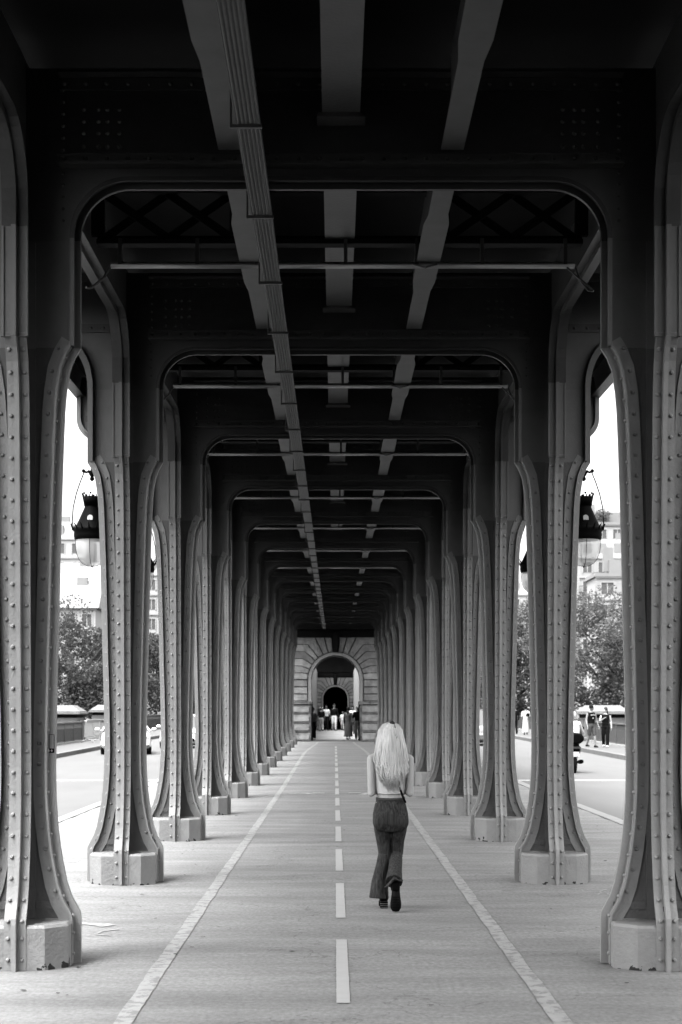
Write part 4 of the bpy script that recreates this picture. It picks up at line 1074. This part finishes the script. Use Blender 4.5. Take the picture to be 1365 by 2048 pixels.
# strolling couple on the right-hand pavement
zz = gz(64.3) + .04
GC = 'couple strolling on the right pavement'
pm = person('dark-haired person in black sleeveless jersey and shorts, left of the strolling couple', 10.70, 64.3, zz, R(205), 1.76, 'black_cloth', 'dark_cloth', 'hair_dark', 'skin_mid', .16, shorts=True, sleeves=.0, face_dir=(-.8, .6, 0), arms=((.1, .03), (.12, .04)), group=GC)
bm = B(); tube(bm, [(-.11, .137, 1.34), (0, .148, 1.36), (.11, .137, 1.34)], [(.018, .006)] * 3, 6); tube(bm, [(0.01, .15, 1.20), (0.01, .15, 1.25)], [(.03, .006)] * 2, 6)
link_mesh('jersey_print', bm, 'pale_cloth', pm)
person('long-haired person in black top and wide black trousers, right of the strolling couple', 11.35, 64.6, zz, R(165), 1.66, 'black_cloth', 'black_cloth', 'hair_mid', 'skin', .07, sleeves=.0, long_hair=True, face_dir=(.7, .7, 0), shoe='white_cloth', hand_to=(1, (.25, .12, 1.15), (.06, .24, 1.28)), group=GC)
zz = gz(90) + .04
person('person in pale dress with a black bag, beyond the third right column', 11.15, 90, zz, R(-15), 1.66, 'white_cloth', 'pale_cloth', 'hair_dark', 'skin_mid', .05, skirt=True, sleeves=.4, group='pedestrians far along the right pavement')
bm = B(); box(bm, -.12, .10, -.2, -.12, 0, .2, bev=.03); o = link_mesh('handbag', bm, 'black_cloth'); o.location = (11.25, 89.9, zz + 1.08); tag(o, 'small black bag on the back of the pale-dressed pedestrian', 'bag')
person('person in white hoodie behind the third right column, beside the pale dress', 11.9, 89.5, zz, R(-60), 1.70, 'white_cloth', 'white_cloth', 'hair_dark', 'skin_dark', .12, sleeves=1, group='pedestrians far along the right pavement')
person('person in black coat just left of the pale-dressed pedestrian', 10.75, 92, zz, R(10), 1.72, 'black_cloth', 'black_cloth', 'hair_dark', 'skin_dark', .1, sleeves=1, group='pedestrians far along the right pavement')

# ------------------------------------------------------------------ vehicles
def car(label, x, y, rz, m, L_=4.3, W=1.8, H=1.45):
    z = gz(y) - .12; t = thing('parked_car' if False else 'car', label, 'car', (x, y, z), rz)     # faces local +Y
    st_ = [(-.5, .55, .80, .30, .82), (-.485, .60, .86, .26, .90), (-.40, .66, .90, .20, .97), (-.15, .66, .90, .17, .95), (.15, .66, .90, .17, .93), (.30, .62, .90, .18, .88), (.42, .56, .88, .20, .78), (.485, .46, .82, .22, .66), (.5, .40, .74, .26, .58)]
    bm = B(); rings = []
    for fy, zs, ws, z0, z1 in st_:
        y_ = fy * L_; hw = W / 2 * ws / .9; q = []
        for (a, b) in ((-.88, z0), (-1, z0 + .12), (-1.0, zs * .8), (-.93, z1 * .94), (-.8, z1), (-.4, z1 + .02), (.4, z1 + .02), (.8, z1), (.93, z1 * .94), (1.0, zs * .8), (1, z0 + .12), (.88, z0)):
            q.append(bm.verts.new((hw * a, y_, b)))
        rings.append(q)
    for i in range(len(rings) - 1):
        n = len(rings[i])
        for k in range(n): bm.faces.new((rings[i][k], rings[i][(k + 1) % n], rings[i + 1][(k + 1) % n], rings[i + 1][k]))
    bm.faces.new(rings[0][::-1]); bm.faces.new(rings[-1]); link_mesh('body', bm, m, t, True)
    bm = B(); cab = [(-.47, .93, .72, .55), (-.36, H - .03, .62, .60), (-.05, H, .60, .62), (.08, H - .04, .60, .60), (.27, .92, .74, .7)]
    rr = [[bm.verts.new((W / 2 * a * s, fy * L_, zt)) for s, a, zt in ((-1, 1.0 * .93, .86), (-1, b, zz_ if zz_ > .95 else .88), (1, b, zz_ if zz_ > .95 else .88), (1, .93, .86))] for fy, zz_, b, c in cab]
    for i in range(len(rr) - 1):
        for k in range(4): bm.faces.new((rr[i][k], rr[i][(k + 1) % 4], rr[i + 1][(k + 1) % 4], rr[i + 1][k]))
    bm.faces.new(rr[0][::-1]); bm.faces.new(rr[-1]); link_mesh('windows', bm, 'glass', t)
    bm = B(); plate(bm, [(-.365 * L_, H - .02), (-.05 * L_, H + .012), (.09 * L_, H - .03)], -.0, .03, -W * .315, W * .315, lambda p: Vector((p[1], p[0], p[2])))
    for s in (-1, 1):
        tube(bm, [(s * W * .47, .275 * L_, .90), (s * W * .31, .085 * L_, H - .02)], .03, 6); tube(bm, [(s * W * .45, -.47 * L_, .92), (s * W * .31, -.36 * L_, H - .03)], .045, 6); tube(bm, [(s * W * .46, -.1 * L_, .92), (s * W * .31, -.1 * L_, H - .01)], .03, 6)
    link_mesh('roof', bm, m, t)
    for s in (-1, 1):
        bm = B(); ball(bm, (s * (W / 2 + .12), .20 * L_, .97), .11, (1, .6, .75), 10); tube(bm, [(s * W * .47, .2 * L_, .92), (s * (W / 2 + .08), .2 * L_, .95)], .025, 6); link_mesh('mirror', bm, m, t, True)
        bm = B(); ball(bm, (s * W * .36, .475 * L_, .62), .17, (.95, .35, .5), 10); link_mesh('headlight', bm, 'glass', t, True)
        bm = B(); ball(bm, (s * W * .38, -.49 * L_, .80), .13, (.9, .3, .8), 10); link_mesh('tail_light', bm, 'rail', t, True)
        bm = B(); box(bm, s * W * .33 - .12, s * W * .33 + .12, .488 * L_, .50 * L_ + .012, .30, .46, bev=.02); link_mesh('air_intake', bm, 'iron', t)
        for fy in (-.31, .31):
            bm = B(); tube(bm, [(s * (W / 2 - .22), fy * L_, .32), (s * (W / 2 - .01), fy * L_, .32)], .32, 20); wh = link_mesh('wheel', bm, 'rubber', t, True)
            bm = B(); tube(bm, [(s * (W / 2 - .03), fy * L_, .32), (s * (W / 2 + .0), fy * L_, .32)], .19, 14); link_mesh('rim', bm, 'chrome', wh)
    bm = B(); box(bm, -.42, .42, .495 * L_, .50 * L_ + .012, .40, .58, bev=.02); link_mesh('grille', bm, 'iron', t)
    bm = B(); box(bm, -.26, .26, .502 * L_ + .01, .502 * L_ + .02, .34, .44); box(bm, -.26, .26, -.51 * L_, -.5 * L_ - .001, .5, .61); link_mesh('number_plate', bm, 'plate', t)
    bm = B(); box(bm, -W * .44, W * .44, -.505 * L_, .49 * L_, .14, .25, bev=.03); link_mesh('underbody', bm, 'rubber', t)
    return t
car('white car driving this way in the left road, behind the second left column', -8.46, 61.8, R(188.5), 'car_white', W=1.99)
car('second white car behind the first, mostly hidden by the third left column', -6.95, 70.0, R(180), 'car_white', H=1.5)
car('pale tall car on the right road, glimpsed between third and fourth right columns', 6.95, 74.5, 0, 'car_silver', L_=4.5, W=1.85, H=1.72)
# scooter with rider
y = 44.2; z = gz(y) - .12
t = thing('motor_scooter', 'black motor scooter with top box seen from behind on the right road', 'scooter', (6.84, y, z))
bm = B(); tube(bm, [(-.055, 0, .28), (.055, 0, .28)], .28, 20); tube(bm, [(-.05, 1.3, .27), (.05, 1.3, .27)], .27, 20)
link_mesh('wheel', bm, 'rubber', t, True)
figure_mesh('fairing', [([(0, -.25, .62), (0, 0, .70), (0, .35, .66), (0, .6, .42), (0, .95, .42), (0, 1.12, .8), (0, 1.18, 1.0)], [(.15, .14), (.20, .16), (.19, .15), (.18, .07), (.17, .08), (.24, .10), (.12, .07)], (0, 0, 1)), ([(-.17, 0, .5), (-.17, .2, .3), (-.14, .5, .3)], [.07, .08, .05]), ([(.2, -.2, .34), (.2, .1, .32), (.18, .45, .3)], [.06, .065, .04])], 'iron', t, .02, 2)
figure_mesh('seat', [([(0, -.15, .82), (0, .15, .84), (0, .5, .80)], [(.13, .04), (.15, .05), (.12, .04)], (0, 0, 1))], 'rubber', t, .015, 2)
figure_mesh('top_box', [([(0, -.42, 1.0), (0, -.35, 1.0), (0, -.10, 1.0), (0, -.03, 1.0)], [(.18, .13), (.25, .17), (.25, .17), (.20, .14)], (0, 0, 1))], 'iron', t, .02, 2)
bm = B(); tube(bm, [(-.36, 1.05, 1.08), (0, 1.15, 1.05), (.36, 1.05, 1.08)], .018, 6); link_mesh('handlebar', bm, 'iron', t)
for s in (-1, 1):
    bm = B(); ball(bm, (s * .42, 1.12, 1.28), .07, (1, .3, .7), 8); tube(bm, [(s * .33, 1.1, 1.1), (s * .41, 1.12, 1.25)], .008, 5); link_mesh('mirror', bm, 'iron', t)
bm = B(); box(bm, -.105, .105, -.33, -.32, .48, .62); link_mesh('number_plate', bm, 'plate', t)
bm = B(); box(bm, -.16, .16, -.30, -.26, .70, .77, bev=.015); link_mesh('tail_light', bm, 'rail', t)
t = thing('person', 'person in white helmet and white jacket riding the black scooter', 'person', (6.84, y + .25, z))
sk = [([(0, 0, .86), (0, .0, 1.0), (0, .06, 1.25), (0, .1, 1.42), (0, .12, 1.5)], [(.15, .12), (.15, .12), (.18, .12), (.16, .09), (.06, .06)], F), ([(0, .12, 1.45), (0, .14, 1.60)], .055)] + head_parts((0, .15, 1.63), (0, 1, 0))
ja = [([(0, 0, .90), (0, .0, 1.02), (0, .06, 1.25), (0, .1, 1.42), (0, .12, 1.49)], [(.19, .15), (.20, .15), (.22, .15), (.20, .12), (.09, .08)], F)]; tr_ = [([(0, -.02, .86), (0, .0, .98)], [(.18, .14), (.17, .13)], F)]
for s in (-1, 1):
    A_ = [Vector((s * .19, .1, 1.42)), Vector((s * .32, .30, 1.18)), Vector((s * .33, .74, 1.10))]
    sk.append((A_, [.045, .036, .024])); ja.append(([Vector((s * .1, .1, 1.44))] + A_[:2] + [A_[1].lerp(A_[2], .85)], [.075, .075, .062, .045])); hand(sk, A_[2], (s * .05, 1, 0), (-s, 0, 0), curl=1.0)
    L2 = [Vector((s * .10, .05, .9)), Vector((s * .2, .5, .82)), Vector((s * .18, .55, .42))]; sk.append((L2, [.08, .055, .038])); tr_.append((L2, [.105, .082, .06]))
figure_mesh('body', sk, 'skin_mid', t, .014, 1); figure_mesh('jacket', ja, 'white_cloth', t, .015, 2); figure_mesh('trousers', tr_, 'dark_cloth', t, .015, 2)
for s in (-1, 1): figure_mesh('shoe', [([(s * .18, .48, .38), (s * .18, .6, .37), (s * .18, .72, .36)], [.045, .045, .03])], 'rubber', t, .012, 1)
figure_mesh('helmet', [('ball', (0, .14, 1.665), .142, (.95, 1.05, 1.02)), ([(0, .16, 1.66), (0, .22, 1.58)], [.12, .1])], 'car_white', t, .012, 2)
bm = B(); ball(bm, (0, .22, 1.665), .1, (1.05, .85, .6), 10); link_mesh('visor', bm, 'glass', t, True)

# ------------------------------------------------------------------ the woman walking away
t = thing('person', 'blond person in white cropped top and dark flared trousers walking away down the cycle lane', 'person', (.44, 13.3, 0))
# local metres; she faces +Y
sk = []
sk.append(([(-.0, -.01, .90), (0, -.01, .96), (0, .0, 1.02), (0, .01, 1.12), (0, .0, 1.22), (0, -.01, 1.29), (0, -.005, 1.335), (0, 0, 1.37)], [(.125, .09), (.115, .082), (.118, .082), (.135, .095), (.15, .095), (.155, .082), (.10, .062), (.05, .05)], F))
sk.append(([(0, 0, 1.33), (0, .015, 1.46)], [.045, .044]))
sk += head_parts((0, .03, 1.49), (0, 1, 0), .098)
for s in (-1, 1):
    sh = Vector((s * .158, -.005, 1.295)); el = Vector((s * .166, -.05, .992)); wr = Vector((s * .085, .16, 1.05))
    sk.append(([Vector((s * .06, -.005, 1.335)), Vector((s * .115, -.005, 1.318)), sh + Vector((s * .004, 0, -.012)), sh.lerp(el, .3), sh.lerp(el, .7), el, el.lerp(wr, .3), wr], [.03, .037, .045, .043, .037, .034, .034, .022])); sk.append(('ball', sh + Vector((0, 0, -.012)), .047)); sk.append(('ball', el + Vector((0, 0, .002)), .030))
    hand(sk, wr, (-s * .5, .8, .35), (-s * .3, .2, 1), L=.16, curl=.7)
sk.append(([(-.07, -.01, .92), (-.066, .01, .60), (-.058, .02, .46), (-.07, .0, .3), (-.07, -.02, .12)], [.06, .045, .036, .036, .03])); sk.append(([(.07, -.01, .92), (.066, .03, .60), (.055, .045, .47), (.04, -.08, .37), (.028, -.2, .27)], [.06, .045, .036, .034, .03]))
figure_mesh('body', sk, 'skin', t, .0065, 2)
tp = [([(0, .0, .992), (0, .0, 1.0), (0, .01, 1.10), (0, .005, 1.18), (0, .0, 1.235)], [(.130, .096), (.132, .097), (.146, .106), (.153, .104), (.142, .097)], F)]
figure_mesh('cropped_top', tp, 'white_cloth', t, .006, 1)
bm = B()
for s in (-1, 1): tube(bm, [(s * .115, -.085, 1.22), (s * .10, -.088, 1.27), (s * .085, -.06, 1.325), (s * .08, 0, 1.345), (s * .08, .06, 1.30), (s * .09, .1, 1.2)], .011, 6)
tube(bm, [(-.132, .0, .996), (-.09, -.075, .995), (0, -.100, .995), (.09, -.075, .995), (.132, 0, .996)], .006, 6)
link_mesh('top_strap', bm, 'white_cloth', t, True)
tr_ = [([(0, -.005, .955), (0, -.005, .935), (0, -.01, .88), (0, -.02, .81), (0, -.02, .74), (0, -.01, .68)], [(.122, .090), (.124, .092), (.140, .105), (.154, .122), (.156, .120), (.125, .10)], F)]
for s in (-1, 1): tr_.append(('ball', (s * .074, -.068, .755), .084, (1, .85, 1.15)))
tr_.append(([(-.072, -.01, .76), (-.068, .0, .68), (-.060, .02, .56), (-.055, .02, .47), (-.070, .0, .36), (-.093, -.01, .22), (-.100, -.02, .085)], [(.078, .098), (.074, .09), (.059, .072), (.050, .06), (.058, .068), (.073, .088), (.086, .108)], F))
tr_.append(([(.072, -.01, .76), (.068, .0, .68), (.060, .035, .58), (.057, .05, .46)], [(.078, .098), (.075, .09), (.063, .074), (.055, .062)], F))
tr_.append(([(.052, .05, .47), (.048, -.02, .42), (.036, -.12, .345), (.026, -.20, .275), (.022, -.235, .25)], [(.052, .055), (.056, .058), (.060, .064), (.070, .074), (.076, .078)]))
o = figure_mesh('flared_trousers', tr_, 'trouser', t, .006, 3)
bm = B()
tube(bm, [(-.122, 0, .945), (-.10, -.062, .943), (-.05, -.09, .942), (0, -.097, .941), (.05, -.09, .942), (.10, -.062, .943), (.122, 0, .945), (.08, .08, .945), (0, .1, .945), (-.08, .08, .945), (-.122, 0, .945)], [(.006, .016)] * 11, 6, up=(0, 0, 1)); link_mesh('waistband', bm, 'dark_cloth', o, True)
bm = B(); tube(bm, [(.020, -.006, .448), (.035, -.012, .440), (.06, -.012, .436), (.085, -.006, .440), (.105, .01, .446)], .006, 6); tube(bm, [(-.095, .0, .47), (-.08, -.03, .462), (-.055, -.042, .462), (-.03, -.03, .468)], .004, 6); link_mesh('knee_crease', bm, 'dark_cloth', o, True)
bm = B()       # hem flap lifted over the trailing boot
tube(bm, [(.085, -.24, .262), (.065, -.285, .262), (.022, -.305, .29), (-.02, -.275, .235), (-.052, -.235, .205)], [(.010, .018), (.012, .026), (.013, .028), (.012, .028), (.008, .014)], 8); link_mesh('hem', bm, 'trouser', o, True)
# boots: left one flat on the ground, right one standing on its toe with the sole towards the viewer
bm = B()
lb = Vector((-.058, -.02, 0))
box(bm, lb.x - .033, lb.x + .033, lb.y - .075, lb.y - .005, 0.0, .052, bev=.008); box(bm, lb.x - .036, lb.x + .036, lb.y - .08, lb.y + .19, .053, .072, bev=.008); box(bm, lb.x - .040, lb.x + .040, lb.y + .09, lb.y + .19, .0, .052, bev=.01)
tube(bm, [(lb.x, lb.y - .04, .075), (lb.x, lb.y - .035, .12), (lb.x, lb.y - .02, .2)], [(.036, .042), (.037, .045), (.04, .045)], 12, F); tube(bm, [(lb.x, lb.y - .03, .10), (lb.x, lb.y + .08, .095), (lb.x, lb.y + .17, .08)], [(.036, .036), (.038, .03), (.03, .018)], 12, (0, 0, 1))
link_mesh('boot', bm, 'rubber', t, True)
bm = B()
for zz_ in (.012, .03, .047, .065): tube(bm, [(lb.x - .033, lb.y - .0765, zz_), (lb.x + .033, lb.y - .0765, zz_)], .0022, 5)
link_mesh('sole_line', bm, 'grey_cloth', t)
bm = B(); rt = Matrix.Translation((.032, -.355, .012)) @ Matrix.Rotation(R(-3), 4, 'Z') @ Matrix.Rotation(R(74), 4, 'X')
# foot outline: local x across, y = from toe (0) to heel (.25), z = thickness away from the sole
out = [(0, 0), (.028, .004), (.044, .03), (.047, .07), (.040, .12), (.034, .17), (.036, .21), (.030, .245), (0, .258)]
pl = out + [(-a, b) for a, b in out[::-1][1:-1]]
for z0, z1, sc_ in ((-.002, .016, 1), (.0165, .055, .93), (.055, .085, .75)):
    a = [bm.verts.new(rt @ Vector((x_ * sc_, .125 + (y_ - .125) * sc_, -z0))) for x_, y_ in pl]; b_ = [bm.verts.new(rt @ Vector((x_ * (sc_ - .03), .125 + (y_ - .125) * (sc_ - .03), -z1))) for x_, y_ in pl]
    bm.faces.new(a); bm.faces.new(b_[::-1])
    for i in range(len(a)): bm.faces.new((a[i], a[(i + 1) % len(a)], b_[(i + 1) % len(a)], b_[i]))
tube(bm, [(.030, -.27, .19), (.028, -.20, .25)], [.036, .038], 10)
link_mesh('boot', bm, 'rubber', t, True)
bm = B(); box(bm, -.030, .030, .175, .245, .004, .022, mx=rt, bev=.006)
for q in range(5): box(bm, -.03, .03, .03 + q * .022, .038 + q * .022, .003, .008, mx=rt)
link_mesh('heel_block', bm, 'iron', t)
# hair: a shell over the skull and long falling strands

hp_ = [('ball', (0, .005, 1.505), .108, (.90, 1.02, .98)), ([(0, -.01, 1.50), (0, -.045, 1.42), (0, -.075, 1.30), (0, -.09, 1.18), (0, -.085, 1.10)], [(.090, .085), (.108, .07), (.115, .042), (.085, .026), (.045, .012)], F)]
ho = figure_mesh('hair', hp_, 'blond', t, .007, 2)
rnd = random.Random(5); bm = B()
for i in range(230):
    a = rnd.uniform(-1, 1); a = math.copysign(abs(a) ** .8, a); w_ = rnd.uniform(.0035, .009)
    ang = a * PI * .56
    x0 = a * .028; top = Vector((x0, rnd.uniform(-.03, .03), 1.612 - abs(x0) * .3))
    p1 = Vector((math.sin(ang) * .098, -.005 - math.cos(ang) * .105, 1.52 + rnd.uniform(-.02, .02)))
    p2 = Vector((math.sin(ang) * .122 + rnd.uniform(-.008, .008), -.02 - math.cos(ang) * .105, 1.40))
    p3 = Vector((math.sin(ang) * .130 + rnd.uniform(-.015, .015), -.05 - abs(math.cos(ang)) * .085, 1.28))
    ln = rnd.uniform(.75, 1.0) - .35 * abs(a) ** 2.2
    ze = 1.30 - .29 * ln
    p4 = Vector((math.sin(ang) * .115 + rnd.uniform(-.02, .02) + .01, -.065 - abs(math.cos(ang)) * .06, (1.28 + ze) / 2))
    p5 = Vector((math.sin(ang) * .075 + rnd.uniform(-.03, .03) + .015, -.075 - abs(math.cos(ang)) * .045 + rnd.uniform(-.01, .01), ze))
    ph = rnd.uniform(0, 6.28); wv = .010
    p3 += Vector((wv * math.sin(ph), 0, 0)); p4 += Vector((wv * 1.6 * math.sin(ph + 2.2), -.006 * rnd.random(), 0)); p5 += Vector((wv * 2.2 * math.sin(ph + 4.0), -.012 * rnd.random(), rnd.uniform(-.02, .03)))
    tube(bm, [top, Vector((math.sin(ang) * .066, -.002 - math.cos(ang) * .072, 1.585 - rnd.random() * .006)), p1, p2, p3, p4, p5], [(w_ * .5, .003), (w_, .004), (w_ * 1.2, .004), (w_ * 1.2, .004), (w_, .004), (w_ * .8, .003), (.001, .001)], 5, up=F)
link_mesh('strand', bm, 'blond', ho, True)
bm = B()
for i in range(26):
    a = rnd.uniform(-.6, .7); x0 = .012 + a * .03
    tube(bm, [(x0 * .6, .0, 1.6165), (x0 * 1.1, -.045, 1.605), (x0 * 1.6, -.085, 1.565 - rnd.random() * .03), (x0 * 2.0, -.112, 1.50 - rnd.random() * .05)], [.005, .005, .0035, .001], 5)
link_mesh('dark_root', bm, 'hair_mid', ho, True)
bm = B(); tube(bm, [(.075, -.112, 1.05), (.085, -.108, 1.02), (.105, -.098, .965), (.128, -.075, .915)], [(.006, .005), (.010, .006), (.010, .006), (.008, .005)], 8)
o = link_mesh('bag_strap', bm, 'black_cloth', None, True); o.location = (.44, 13.3, 0); tag(o, 'black bag strap hanging at the right side of the blond person', 'strap')

# ------------------------------------------------------------------ separate loose pieces that are parts of their own
def split_loose(o):
    bm = B(); bm.from_mesh(o.data); seen = set(); groups = []
    for v in bm.verts:
        if v.index in seen: continue
        st_ = [v]; seen.add(v.index); g = []
        while st_:
            a = st_.pop(); g.append(a.index)
            for e in a.link_edges:
                b = e.other_vert(a)
                if b.index not in seen: seen.add(b.index); st_.append(b)
        groups.append(g)
    if len(groups) < 2: bm.free(); return
    sm = o.data.polygons[0].use_smooth
    for g in groups:
        gs = {i: k for k, i in enumerate(g)}
        me = bpy.data.meshes.new(o.name.split('.')[0])
        me.from_pydata([tuple(o.data.vertices[i].co) for i in g], [], [[gs[i] for i in p.vertices] for p in o.data.polygons if p.vertices[0] in gs])
        for m in o.data.materials: me.materials.append(m)
        for p in me.polygons: p.use_smooth = sm
        c = bpy.data.objects.new(o.name.split('.')[0], me); COL.objects.link(c); c.parent = o.parent; c.matrix_local = o.matrix_local.copy()
    bm.free(); bpy.data.objects.remove(o)
for o in list(COL.objects):
    if o.type == 'MESH' and o.parent and o.name.split('.')[0] in ('clip', 'cable', 'post', 'conduit', 'eye') or (o.type == 'MESH' and o.parent and o.parent.name.startswith('motor_scooter') and o.name.startswith('wheel')):
        split_loose(o)

# specks of litter and dry leaves on the walkway
rnd = random.Random(11); bm = B()
for i in range(150):
    x = rnd.uniform(-4.1, 4.1); y = 7 + 30 * rnd.random() ** 1.6
    if rnd.random() < .5: x = math.copysign(rnd.uniform(1.5, 3.0), x)
    z = walkz(x, y) + .004; r = rnd.uniform(.008, .028); a = rnd.uniform(0, 2 * PI)
    v = [bm.verts.new((x + r * (1 if k % 2 else .55) * math.cos(a + k * PI / 3), y + r * (1 if k % 3 else .6) * math.sin(a + k * PI / 3), z + rnd.uniform(0, .006))) for k in range(6)]
    bm.faces.new(v)
o = link_mesh('litter', bm, mat('dry_litter', 0.07, 0.9, island=.8)); o['kind'] = 'stuff'
